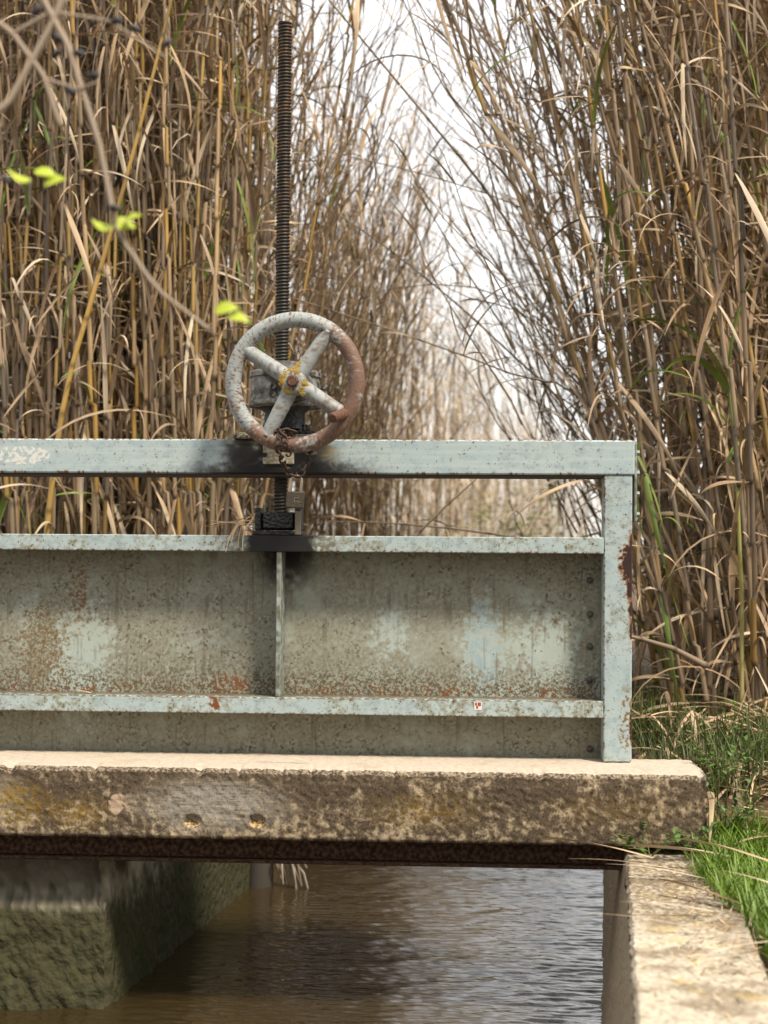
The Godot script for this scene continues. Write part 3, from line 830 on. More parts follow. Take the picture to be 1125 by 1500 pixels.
	for q in 330:
		var tuft: Array = [[-0.022, 0.014, 0.011], [0.0, 0.028, 0.012], [0.018, 0.042, 0.007], [0.024, -0.026, 0.009], [-0.016, -0.024, 0.007], [-0.026, 0.002, 0.007], [0.026, -0.004, 0.005], [0.008, 0.022, 0.008]][q % 8]
		var p := Vector3(tuft[0] + rng.randfn(0, tuft[2] * 0.6), tuft[1] + rng.randfn(0, tuft[2] * 0.6), 0)
		var r := p.length()
		if r < 0.018: continue
		var on_spoke := false
		for sp in [[-0.121, 0.080], [0.084, 0.125], [-0.074, -0.142], [0.130, -0.085]]:
			var d := Vector3(sp[0], sp[1], 0).normalized()
			if p.dot(d) > 0.01 and (p - d * p.dot(d)).length() < 0.016: on_spoke = true
		if r > 0.034 and not on_spoke: continue
		p.z = 0.028 if r < 0.03 else 0.0245 - 0.006 * ((r - 0.03) / 0.03)
		var sz := rng.randf_range(0.0022, 0.0075)
		var g := rng.randf_range(0.7, 1.1)
		var col := Color(0.42 * g, 0.25 * g, 0.025) if rng.randf() < 0.8 else Color(0.30, 0.27, 0.10)
		var pts := []
		for e in 7: pts.push_back(p + Vector3(cos(e * TAU / 7) * sz * rng.randf_range(0.6, 1.3), sin(e * TAU / 7) * sz * rng.randf_range(0.6, 1.3), -0.001))
		var ce := lc.vert(p + Vector3(0, 0, sz * 0.45), col)
		var st := lc.v.size()
		for e in 7: lc.vert(pts[e], col * 0.85)
		for e in 7: lc.tri(ce, st + (e + 1) % 7, st + e)
	var lo := obj("lichen", lc.mesh(), flat(Color.WHITE, 0.95), wheel)
	lo.set_meta("kind", "stuff")
	lo.set_meta("label", "yellow lichen crust around the wheel hub")

# ---------------------------------------------------------------- chain and padlock
func build_chain() -> void:
	var link := MB.new()
	var pts := []
	for i in 21:                                  # stadium, long axis y
		var a := TAU * i / 20.0
		pts.push_back(Vector3(0.0068 * cos(a), 0.0068 * sin(a) + (0.0052 if sin(a) >= 0 else -0.0052), 0))
	var rad := []
	for i in 21: rad.push_back(0.0030)
	link.tube(pts, rad, 8, [], false)
	var lm := link.mesh()
	var cm := flat(Color(0.11, 0.062, 0.038), 0.65, 0.2)
	grain(cm, 61, 0.05, 20.0, Color(0.35, 0.3, 0.28), Color(1, 1, 1))
	var chain := thing("chain", "rusty brown chain looped round the handwheel rim", "chain")
	var paths := [
		[Vector3(-0.424, 1.508, 0.098), Vector3(-0.424, 1.485, 0.106), Vector3(-0.430, 1.445, 0.112), Vector3(-0.442, 1.409, 0.116), Vector3(-0.460, 1.396, 0.118), Vector3(-0.478, 1.400, 0.120), Vector3(-0.490, 1.420, 0.128), Vector3(-0.503, 1.452, 0.150), Vector3(-0.505, 1.475, 0.160), Vector3(-0.499, 1.500, 0.156), Vector3(-0.489, 1.511, 0.136), Vector3(-0.478, 1.508, 0.108), Vector3(-0.474, 1.482, 0.096)],
		[Vector3(-0.509, 1.512, 0.140), Vector3(-0.492, 1.502, 0.160), Vector3(-0.484, 1.478, 0.164), Vector3(-0.478, 1.450, 0.150), Vector3(-0.480, 1.434, 0.138)],
		[Vector3(-0.492, 1.508, 0.152), Vector3(-0.474, 1.512, 0.146), Vector3(-0.458, 1.507, 0.138)],
	]
	var step := 0.0182
	for p in paths:
		var cv := Curve3D.new()
		for q in p: cv.add_point(q)
		var n := int(cv.get_baked_length() / step)
		for i in n:
			var a: Vector3 = cv.sample_baked((i + 0.3) * step)
			var d: Vector3 = (cv.sample_baked((i + 0.8) * step) - cv.sample_baked(i * step)).normalized()
			var side := d.cross(Vector3(0.3, 0.1, 1)).normalized()
			var bs := Basis(side, d, side.cross(d))
			var o := obj("link", lm, cm, chain)
			o.transform = Transform3D(bs * Basis(Vector3.UP, (PI / 2 if i % 2 else 0.0) + rng.randf_range(-0.3, 0.3)), a)
	var lock := thing("padlock", "small weathered brass padlock hanging from the rusty chain", "padlock", Vector3(-0.464, 1.334, 0.115))
	lock.rotation = Vector3(0, 0.15, -0.06)
	var bb := MB.new()
	bb.box(Vector3(-0.0235, -0.022, -0.009), Vector3(0.0235, 0.022, 0.009), 0.003)
	var bm := flat(Color(0.125, 0.105, 0.075), 0.5, 0.4)
	grain(bm, 62, 0.03, 16.0, Color(0.4, 0.38, 0.35), Color(1, 1, 1))
	var body := obj("body", bb.mesh(false), bm, lock)
	var mk := MB.new()                                             # worn maker's panel, a shallow raised frame
	for r in [[-0.004, -0.006, 0.014, -0.0045], [-0.004, 0.0045, 0.010, 0.006], [-0.004, -0.0045, -0.0025, 0.0045]]:
		mk.box(Vector3(r[0], r[1], 0.0085), Vector3(r[2], r[3], 0.0102), 0.0003)
	obj("raised_frame", mk.mesh(false), flat(Color(0.20, 0.18, 0.14), 0.45, 0.4), body)
	var sk := MB.new()
	var sp := [Vector3(-0.013, 0.020, 0), Vector3(-0.013, 0.045, 0)]
	for i in 9: sp.push_back(Vector3(-0.013 * cos(PI * i / 8.0), 0.050 + 0.013 * sin(PI * i / 8.0), 0))
	sp.push_back(Vector3(0.013, 0.045, 0)); sp.push_back(Vector3(0.013, 0.020, 0))
	var sr := []
	for i in sp.size(): sr.push_back(0.0036)
	sk.tube(sp, sr, 10)
	obj("shackle", sk.mesh(), flat(Color(0.42, 0.38, 0.32), 0.3, 0.8), lock)

# ---------------------------------------------------------------- reeds
var stalks: Array = []        # per variant: {mb, pts}
var fine_leaves: Array = []   # MB
var coarse_leaves: Array = []
var leaf_meshes: Array = []
var stalk_meshes: Array = []
var tints: Array = []         # leaf materials
var stalk_tints: Array = []

func make_leaf(length: float, width: float, start: float, bend: float, twist: float, curl: float, seg := 11) -> MB:
	var b := MB.new()
	var p := Vector3.ZERO
	for i in seg + 1:
		var t := i / float(seg)
		var ang := start + bend * pow(t, 1.3)                    # from straight up (0) to hanging (PI)
		var d := Vector3(sin(ang), cos(ang), curl * t)
		if i: p += d.normalized() * length / seg
		var w := width * (0.55 + 0.45 * sst(0.0, 0.2, t)) * pow(1.0 - t, 0.55) + 0.0006
		var tw := twist * t
		var side := Vector3(0, 0, 1).rotated(d.normalized(), tw)
		var nrm := d.normalized().cross(side).normalized()
		var g := 0.86 + 0.14 * sin(t * 9.0 + length * 40) 
		var col := Color(g, g, g).lerp(Color(0.62, 0.52, 0.42), sst(0.75, 1.0, t) * 0.6)
		if seg < 8:                              # plain strip for the mass of far leaves
			b.vert(p + side * w * 0.5, col); b.vert(p - side * w * 0.5, col)
			if i: b.quad(i * 2 - 2, i * 2 - 1, i * 2 + 1, i * 2)
			continue
		b.vert(p + side * w * 0.5 + nrm * w * 0.16, col)
		b.vert(p, col * 0.86)
		b.vert(p - side * w * 0.5 + nrm * w * 0.16, col)
	if seg < 8: return b
	for i in seg:
		b.quad(i * 3, i * 3 + 1, i * 3 + 4, i * 3 + 3)
		b.quad(i * 3 + 1, i * 3 + 2, i * 3 + 5, i * 3 + 4)
	return b
func make_stalk(height: float, bow: float, wob: float, thick: float, sd: int, coarse := false) -> Dictionary:
	var r := RandomNumberGenerator.new()
	r.seed = sd
	var pts := []
	var rad := []
	var cols := []
	var nodes := []
	var y := 0.0
	var k := 0
	while y < height:
		var gap := r.randf_range(0.13, 0.22)
		var bare := r.randf() < 0.3
		var base := Color(0.36, 0.235, 0.07) if bare else Color(0.36, 0.265, 0.165)
		if r.randf() < 0.25: base = Color(0.21, 0.165, 0.115)
		base = base * r.randf_range(0.75, 1.15)
		for e in ([[0.0, 1.1, 0.4], [0.03, 1.0, 0.95]] if coarse else [[0.0, 1.16, 0.30], [0.012, 1.0, 0.8], [gap * 0.55, 0.97, 1.0], [gap - 0.006, 1.0, 0.85]]):
			var t: float = (y + e[0]) / height
			var off := Vector3(bow * t * t * height, 0, wob * sin(t * 5.0 + sd) * 0.5)
			off += Vector3(0.006 * sin(k * 2.3 + sd), 0, 0.006 * cos(k * 1.7))
			pts.push_back(Vector3(0, y + e[0], 0) + off)
			rad.push_back(thick * (1.0 - 0.72 * pow(t, 1.4)) * e[1])
			cols.push_back(base * e[2])
		nodes.push_back(pts[pts.size() - (2 if coarse else 4)])
		y += gap
		k += 1
	var b := MB.new()
	b.tube(pts, rad, 4 if coarse else 7, cols, false)
	return {"mb": b, "nodes": nodes, "height": height, "thick": thick}
func leafy(st: Dictionary, r: RandomNumberGenerator, share: float) -> Array:         # [leaf number, transform] of every leaf on a stalk
	var out := []
	for i in range(1, st.nodes.size()):
		var n: int = int(share) + (1 if r.randf() < share - int(share) else 0)
		if i > st.nodes.size() * 0.5 and r.randf() < share * 0.7: n += 1
		for q in n:
			var s: float = r.randf_range(0.65, 1.25) * (1.0 - 0.35 * float(i) / st.nodes.size())
			out.push_back([r.randi() % fine_leaves.size(), Transform3D(Basis(Vector3.UP, r.randf() * TAU).scaled(Vector3(s, s, s)), st.nodes[i])])
	return out

func build_reeds() -> void:
	var r := rng
	for i in 32:
		if i == 16: r.seed = 77
		if i == 0: r.seed = 77
		var seg := 11 if i < 16 else 5
		var leaves := fine_leaves if i < 16 else coarse_leaves
		var kind := i % 4
		var L := r.randf_range(0.28, 0.58)
		var W := r.randf_range(0.012, 0.026)
		if kind == 0: leaves.push_back(make_leaf(L, W, r.randf_range(0.3, 0.6), r.randf_range(1.8, 2.5), r.randf_range(-1.5, 1.5), r.randf_range(-0.3, 0.3), seg))   # arching over
		elif kind == 1: leaves.push_back(make_leaf(L, W, r.randf_range(2.2, 2.8), r.randf_range(0.2, 0.6), r.randf_range(-3, 3), r.randf_range(-0.2, 0.2), seg))   # hanging
		elif kind == 2: leaves.push_back(make_leaf(L * 0.9, W, r.randf_range(0.15, 0.4), r.randf_range(0.2, 0.9), r.randf_range(-1, 1), r.randf_range(-0.3, 0.3), seg))   # upright
		else: leaves.push_back(make_leaf(L, W * 0.7, r.randf_range(0.8, 1.6), r.randf_range(0.6, 1.6), r.randf_range(-4, 4), r.randf_range(-0.8, 0.8), seg))   # twisted
	for l in fine_leaves: leaf_meshes.push_back(l.mesh())
	for i in 12:
		stalks.push_back(make_stalk(r.randf_range(4.0, 5.0), r.randf_range(-0.035, 0.05), r.randf_range(0.0, 0.12), r.randf_range(0.006, 0.0118), 100 + i))
	for s in stalks: stalk_meshes.push_back(s.mb.mesh())
	for c in [Color(0.60, 0.44, 0.27), Color(0.47, 0.33, 0.19), Color(0.34, 0.225, 0.125), Color(0.66, 0.53, 0.37), Color(0.40, 0.29, 0.18)]:
		var m := flat(c, 0.7)
		m.backlight_enabled = true
		m.backlight = Color(0.35, 0.35, 0.35)
		tints.push_back(m)
	var green := flat(Color(0.17, 0.24, 0.035), 0.55)
	green.backlight_enabled = true
	green.backlight = Color(0.4, 0.4, 0.4)
	for c in [Color(1, 1, 1), Color(0.8, 0.78, 0.78), Color(1.08, 1.0, 0.82), Color(0.62, 0.58, 0.55)]:
		stalk_tints.push_back(flat(c, 0.5))

	# --- the canes that show largest: things of their own
	var words := ["pale tan", "grey brown", "yellowish", "dark brown"]
	var n_left := 160
	var n_right := 125
	for i in n_left + n_right:
		var left := i < n_left
		var z: float
		var x: float
		var lean: Vector2                       # tilt towards +x and +z
		var base := 0.5
		if left:
			z = -1.25 - 2.3 * pow(r.randf(), 1.25)
			x = left_x(z) - 0.10 - r.randf() * (0.75 - 0.24 * (z + 1.25))
			lean = Vector2(r.randfn(0.0, 0.045), r.randfn(0, 0.04))
			if r.randf() < 0.1: lean.x += r.randf_range(0.06, 0.22)
		else:
			z = -0.95 - 2.2 * pow(r.randf(), 1.2)
			x = edge_x(z) + 0.16 + r.randf() * (0.62 - 0.2 * (z + 0.95))
			lean = Vector2(r.randfn(-0.07, 0.06), r.randfn(0, 0.05))
			if r.randf() < 0.25: lean.x -= r.randf_range(0.04, 0.16)
			base = bank_y(x, z) - 0.02
		var v := r.randi() % stalks.size()
		var tone := r.randi() % 4
		var green_cane := r.randf() < 0.08
		var label := "%s %s reed cane in the %s%s%s" % ["thick" if stalks[v].thick > 0.0088 else "slender", words[tone], "left stand behind the gate" if left else "right stand beside the post", ", leaning" if absf(lean.x) > 0.14 else "", ", some leaves green" if green_cane else ""]
		var t := thing("reed_cane", label, "reed", Vector3(x, base, z), "reed canes on the left bank" if left else "reed canes on the right bank")
		t.basis = Basis(Vector3(0, 0, 1), -lean.x) * Basis(Vector3(1, 0, 0), lean.y) * Basis(Vector3.UP, r.randf() * TAU if left else r.randf_range(2.0, 4.2))
		obj("stalk", stalk_meshes[v], stalk_tints[tone], t)
		for lf in leafy(stalks[v], r, 0.85 if left else 1.5):
			if lf[1].origin.y > 3.3: continue
			var o := obj("leaf", leaf_meshes[lf[0]], green if (green_cane and r.randf() < 0.5) or r.randf() < 0.015 else tints[r.randi() % tints.size()], t)
			o.transform = lf[1]

	# --- everything behind and between them: uncountable
	var whole: Array = []
	for i in 14:
		var b := MB.new()
		var st := make_stalk(r.randf_range(4.0, 5.0), r.randf_range(-0.035, 0.05), r.randf_range(0.0, 0.12), r.randf_range(0.006, 0.0115), 300 + i, true)
		var g := r.randf_range(0.75, 1.15)
		b.add(st.mb, Transform3D.IDENTITY, Color(g, g, g))
		for lf in leafy(st, r, 1.0):
			var c: Color = [Color(0.60, 0.44, 0.27), Color(0.47, 0.33, 0.19), Color(0.34, 0.225, 0.125), Color(0.66, 0.53, 0.37)][r.randi() % 4]
			if i >= 8: c = [Color(0.74, 0.60, 0.43), Color(0.62, 0.46, 0.29), Color(0.80, 0.68, 0.52), Color(0.52, 0.37, 0.22)][r.randi() % 4]      # far plants made paler, washed-out sunlight put into the leaf colour
			if r.randf() < 0.03: c = Color(0.2, 0.25, 0.05)
			b.add(coarse_leaves[lf[0]], lf[1], c)
		whole.push_back(b.mesh().surface_get_arrays(0))
	var mm := flat(Color.WHITE, 0.65)
	mm.backlight_enabled = true
	mm.backlight = Color(0.25, 0.25, 0.25)
	for stand in ["left", "right", "near"]:
		var root := thing("reed_bed", "unseen dry reeds added behind the viewpoint to block sky light" if stand == "near" else "dense mass of dry reeds receding along the %s bank of the canal" % stand, "reeds")
		root.set_meta("kind", "stuff")
		var put: Array = []
		for i in 14: put.push_back([])
		var total: int = {"left": 1500, "right": 560, "near": 520}[stand]
		for i in total:
			var z: float
			var x: float
			var lx: float
			var y := 0.52
			var sc := r.randf_range(0.75, 1.05)
			if stand == "left":
				z = -1.7 - 34.0 * pow(r.randf(), 2.1)
				var deep := 0.4 if z > -3.0 else 0.0
				x = left_x(z) - 0.05 - deep - pow(r.randf(), 1.5) * (1.5 - 0.05 * z)
				lx = r.randfn(0.0, 0.05)
				if z < -3.2: sc *= 0.66
				if i > 1090 and i <= 1230:         # the bend far up the canal
					z = -24.0 - 7.0 * r.randf()
					x = left_x(z) + 9.0 * r.randf()
				if i > 1230:                       # thicker cover behind the near canes
					z = -2.6 - 2.2 * r.randf()
					x = left_x(z) - 0.9 - 1.3 * r.randf()
					sc = r.randf_range(0.8, 1.0)
			elif stand == "near":  # unseen stand added behind the camera to cut the frontal sky light
				z = 5.3 + 2.4 * r.randf()
				sc = r.randf_range(1.0, 1.3)
				x = r.randf_range(-6.5, 6.5)
				lx = r.randfn(0, 0.08)
				y = 0.0
			else:
				z = -1.4 - 3.3 * r.randf()
				x = edge_x(z) + 0.40 + 0.16 * (-z - 1.4) + pow(r.randf(), 1.3) * 2.2
				lx = r.randfn(-0.09, 0.05)
				y = bank_y(x, z) - 0.03
			var bs := Basis(Vector3(0, 0, 1), -lx) * Basis(Vector3(1, 0, 0), r.randfn(0, 0.06)) * Basis(Vector3.UP, r.randf() * TAU)
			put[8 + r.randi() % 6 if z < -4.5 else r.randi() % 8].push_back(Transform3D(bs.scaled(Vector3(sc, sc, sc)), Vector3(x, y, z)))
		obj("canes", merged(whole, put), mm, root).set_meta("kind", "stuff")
	# thin twiggy shoots that hang out over the canal from the right bank, against the sky
	var twig_root := thing("reed_shoots", "fine dry side shoots of the right reeds spreading over the canal", "reeds")
	twig_root.set_meta("kind", "stuff")
	var shoot := MB.new()
	var sp := []
	var sr := []
	var sc2 := []
	for i in 12:
		sp.push_back(Vector3(0.02 * sin(i * 0.9), i * 0.11, 0.015 * cos(i * 1.3)))
		sr.push_back(0.0042 * (1.0 - i / 14.0))
		sc2.push_back(Color(0.24, 0.17, 0.10))
	shoot.tube(sp, sr, 5, sc2, false)
	for i in 10:
		var s := r.randf_range(0.25, 0.5)
		shoot.add(fine_leaves[r.randi() % fine_leaves.size()], Transform3D(Basis(Vector3.UP, r.randf() * TAU).scaled(Vector3(s, s, s)), sp[i + 1]), Color(0.5, 0.36, 0.2))
	var sput := []
	for i in 260:
		var z := -1.3 - 4.5 * r.randf()
		var h := r.randf_range(1.0, 3.4)
		var x := edge_x(z) + 0.35 - 0.20 * h + r.randfn(0, 0.22)
		var bs := Basis(Vector3(0, 0, 1), r.randfn(0.38, 0.22)) * Basis(Vector3(1, 0, 0), r.randfn(0, 0.25)) * Basis(Vector3.UP, r.randf() * TAU)
		sput.push_back(Transform3D(bs, Vector3(x, h, z)))
	for i in 160:
		var z := -1.6 - 3.5 * r.randf()
		var h := r.randf_range(1.2, 3.0)
		var x := left_x(z) - 0.15 + r.randfn(0, 0.12)
		sput.push_back(Transform3D(Basis(Vector3(0, 0, 1), r.randfn(-0.25, 0.2)) * Basis(Vector3.UP, r.randf() * TAU), Vector3(x, h, z)))
	scatter("shoots", shoot.mesh(), mm, sput, twig_root, 0.2)

	# long single canes that lean or lie across the opening
	var long := [
		["long bare cane slanting from the right reeds up across the sky", [Vector3(0.62, 0.55, -1.75), Vector3(0.444, 1.642, -1.674), Vector3(0.264, 2.174, -1.647), Vector3(0.059, 2.528, -1.624), Vector3(-0.145, 2.78, -1.605), Vector3(-0.60, 3.32, -1.56)], 0.0085],
		["slender cane slanting above the beam towards the left reeds", [Vector3(0.60, 0.6, -1.95), Vector3(0.46, 1.60, -2.0), Vector3(0.10, 2.05, -2.1), Vector3(-0.35, 2.45, -2.2), Vector3(-0.75, 2.72, -2.25)], 0.006],
		["thin arched shoot drooping leftwards over the canal at mid height", [Vector3(0.66, 0.6, -2.3), Vector3(0.50, 1.75, -2.25), Vector3(0.22, 2.20, -2.2), Vector3(-0.12, 2.30, -2.15), Vector3(-0.50, 2.24, -2.1)], 0.0045],
		["thin feathery shoot reaching left high across the pale gap", [Vector3(0.75, 0.6, -2.2), Vector3(0.58, 2.0, -2.1), Vector3(0.30, 2.50, -2.05), Vector3(-0.10, 2.68, -2.0), Vector3(-0.62, 2.80, -1.95)], 0.0045],
		["dry shoot with drooping leaves crossing just above the handwheel height", [Vector3(0.62, 0.6, -1.5), Vector3(0.45, 1.70, -1.5), Vector3(0.20, 1.83, -1.5), Vector3(-0.20, 1.98, -1.5), Vector3(-0.68, 2.14, -1.5)], 0.005],
		["broken cane lying low across the opening under the top beam", [Vector3(0.52, 1.19, -1.35), Vector3(0.10, 1.27, -1.4), Vector3(-0.25, 1.31, -1.5), Vector3(-0.55, 1.32, -1.6)], 0.005],
		["dark snapped cane slanting behind the gap under the top beam", [Vector3(-0.34, 1.05, -1.2), Vector3(-0.22, 1.24, -1.2), Vector3(-0.06, 1.40, -1.2), Vector3(0.02, 1.47, -1.2)], 0.007],
		["thick ochre cane leaning right through the left reeds", [Vector3(-1.52, 0.5, -1.1), Vector3(-1.42, 1.6, -1.1), Vector3(-1.30, 2.1, -1.1), Vector3(-1.16, 2.62, -1.1), Vector3(-1.0, 3.3, -1.1)], 0.0125],
		["slim dark cane rising behind the screw and leaning right", [Vector3(-0.98, 0.5, -1.35), Vector3(-0.86, 1.75, -1.35), Vector3(-0.62, 2.35, -1.35), Vector3(-0.38, 2.80, -1.35)], 0.0055],
		["slim dark cane rising behind the screw and leaning steeply", [Vector3(-0.96, 0.5, -1.45), Vector3(-0.90, 1.8, -1.45), Vector3(-0.74, 2.6, -1.45), Vector3(-0.62, 3.1, -1.45)], 0.0055],
		["stout broken cane stub jutting out low behind the post", [Vector3(0.72, 0.86, -0.75), Vector3(0.60, 0.92, -0.70), Vector3(0.40, 0.97, -0.62)], 0.011],
	]
	for q in long:
		var cv := Curve3D.new()
		var cp: Array = q[1]
		for i in cp.size():
			var tan: Vector3 = (cp[mini(i + 1, cp.size() - 1)] - cp[maxi(i - 1, 0)]) / 6.0
			cv.add_point(cp[i], -tan, tan)
		var L := cv.get_baked_length()
		var pts := []
		var rad := []
		var cols := []
		var nodes := []
		var n := int(L / 0.17) + 1
		for i in n:
			var shade := r.randf_range(0.6, 1.1)
			for e in [[0.0, 1.2, 0.35], [0.1, 1.0, 0.9], [0.9, 1.0, 1.0]]:
				var t: float = (i + e[0]) / n
				pts.push_back(cv.sample_baked(t * L) - cp[0])
				rad.push_back(q[2] * e[1] * (1.0 - 0.6 * t))
				cols.push_back((Color(0.40, 0.25, 0.06) if q[2] > 0.012 else Color(0.27, 0.20, 0.125)) * shade * e[2])
			nodes.push_back(pts[pts.size() - 3])
		var t := thing("reed_cane", q[0], "reed", cp[0])
		var b := MB.new()
		b.tube(pts, rad, 8, cols)
		obj("stalk", b.mesh(), stalk_tints[0], t)
		if q[2] > 0.0065: continue
		for i in range(n / 3, n):
			for k in 2:
				var s := r.randf_range(0.4, 0.8)
				var o := obj("leaf", leaf_meshes[r.randi() % fine_leaves.size()], tints[r.randi() % tints.size()] if r.randf() < 0.93 else green, t)
				o.transform = Transform3D(Basis(Vector3.UP, r.randf() * TAU).scaled(Vector3(s, s, s)), nodes[i])
	# young green shoot in front of the right stand
	var gs := thing("reed_shoot", "young green reed shoot with arching leaves among the right reeds", "reed", Vector3(0.86, 0.55, -0.92))
	var gb := MB.new()
	gb.tube([Vector3.ZERO, Vector3(0.0, 0.5, 0), Vector3(-0.02, 1.0, 0), Vector3(-0.05, 1.28, 0.0)], [0.008, 0.007, 0.006, 0.004], 8, [Color(0.3, 0.24, 0.1), Color(0.3, 0.26, 0.08), Color(0.2, 0.24, 0.05), Color(0.15, 0.22, 0.04)])
	obj("stalk", gb.mesh(), stalk_tints[0], gs)
	for q in [[0.42, 0.030, 0.35, 1.5, 0.6, PI, 1.22], [0.34, 0.034, 0.5, 2.0, 1.2, PI + 0.6, 1.18], [0.30, 0.02, 0.1, 0.4, 0.3, 0.4, 1.26], [0.3, 0.022, 0.6, 1.3, -0.5, PI - 0.7, 1.08], [0.28, 0.02, 0.5, 1.6, 0.5, 0.9, 0.95]]:
		var o := obj("leaf", make_leaf(q[0], q[1], q[2], q[3], q[4], 0.0).mesh(), green, gs)
		o.transform = Transform3D(Basis(Vector3.UP, q[5]), Vector3(-0.045, q[6], 0))
	# green bushes further up the canal
	for q in [[Vector3(0.30, 0.45, -7.6), 0.75, "green leafy bush low on the bank far beyond the gate"], [Vector3(0.05, 0.5, -8.6), 1.5, "yellow-green slender bush among the far reeds beyond the gate"]]:
		var s := thing("bush", q[2], "bush", q[0])
		var tb := MB.new()
		var lt := []
		for i in 14:
			var tip := Vector3(r.randfn(0, 0.3), r.randf_range(0.5, 1.0), r.randfn(0, 0.3)) * float(q[1])
			tb.tube([Vector3.ZERO, tip * 0.5 + Vector3(0, 0.1, 0), tip], [0.012, 0.008, 0.003], 5)
			for k in 90:
				var p := tip * r.randf_range(0.35, 1.1) + Vector3(r.randfn(0, 0.07), r.randfn(0, 0.07), r.randfn(0, 0.07))
				lt.push_back(Transform3D(Basis.from_euler(Vector3(r.randf() * TAU, r.randf() * TAU, 0)), p))
		obj("twigs", tb.mesh(), flat(Color(0.16, 0.12, 0.07), 0.8), s)
		var lf := MB.new()
		lf.quad(lf.vert(Vector3(0, 0, 0)), lf.vert(Vector3(0.02, 0.012, 0.004)), lf.vert(Vector3(0.05, 0, 0)), lf.vert(Vector3(0.02, -0.012, 0.004)))
		var lm := flat(Color(0.12, 0.15, 0.03), 0.6)
		lm.backlight_enabled = true
		lm.backlight = Color(0.4, 0.4, 0.4)
		scatter("foliage", lf.mesh(), lm, lt, s, 0.35).set_meta("kind", "stuff")

func merged(parts: Array, put: Array) -> ArrayMesh:           # many placed copies as one mesh
	var v := PackedVector3Array()
	var n := PackedVector3Array()
	var c := PackedColorArray()
	var ix := PackedInt32Array()
	for k in parts.size():
		var a: Array = parts[k]
		var pi: PackedInt32Array = a[Mesh.ARRAY_INDEX]
		for t in put[k]:
			var xf: Transform3D = t
			var o := v.size()
			v.append_array(xf * (a[Mesh.ARRAY_VERTEX] as PackedVector3Array))
			n.append_array(Transform3D(xf.basis.orthonormalized(), Vector3.ZERO) * (a[Mesh.ARRAY_NORMAL] as PackedVector3Array))
			c.append_array(a[Mesh.ARRAY_COLOR])
			var at := ix.size()
			ix.append_array(pi)
			for i in pi.size(): ix[at + i] += o
	var arr := []
	arr.resize(Mesh.ARRAY_MAX)
	arr[Mesh.ARRAY_VERTEX] = v; arr[Mesh.ARRAY_NORMAL] = n; arr[Mesh.ARRAY_COLOR] = c; arr[Mesh.ARRAY_INDEX] = ix
	print("merged triangles ", ix.size() / 3)
	var am := ArrayMesh.new()
	am.add_surface_from_arrays(Mesh.PRIMITIVE_TRIANGLES, arr)
	return am

func scatter(called: String, m: Mesh, mt: Material, put: Array, parent: Node, vary: float) -> MultiMeshInstance3D:
	var mm := MultiMesh.new()
	mm.transform_format = MultiMesh.TRANSFORM_3D
	mm.use_colors = true
	mm.mesh = m
	mm.instance_count = put.size()
	for i in put.size():
		mm.set_instance_transform(i, put[i])
		var g := 1.0 + rng.randf_range(-vary, vary)
		mm.set_instance_color(i, Color(g, g * rng.randf_range(0.95, 1.03), g * rng.randf_range(0.9, 1.05)))
	var o := MultiMeshInstance3D.new()
	o.name = called
	o.multimesh = mm
	o.material_override = mt
	parent.add_child(o, true)
	return o

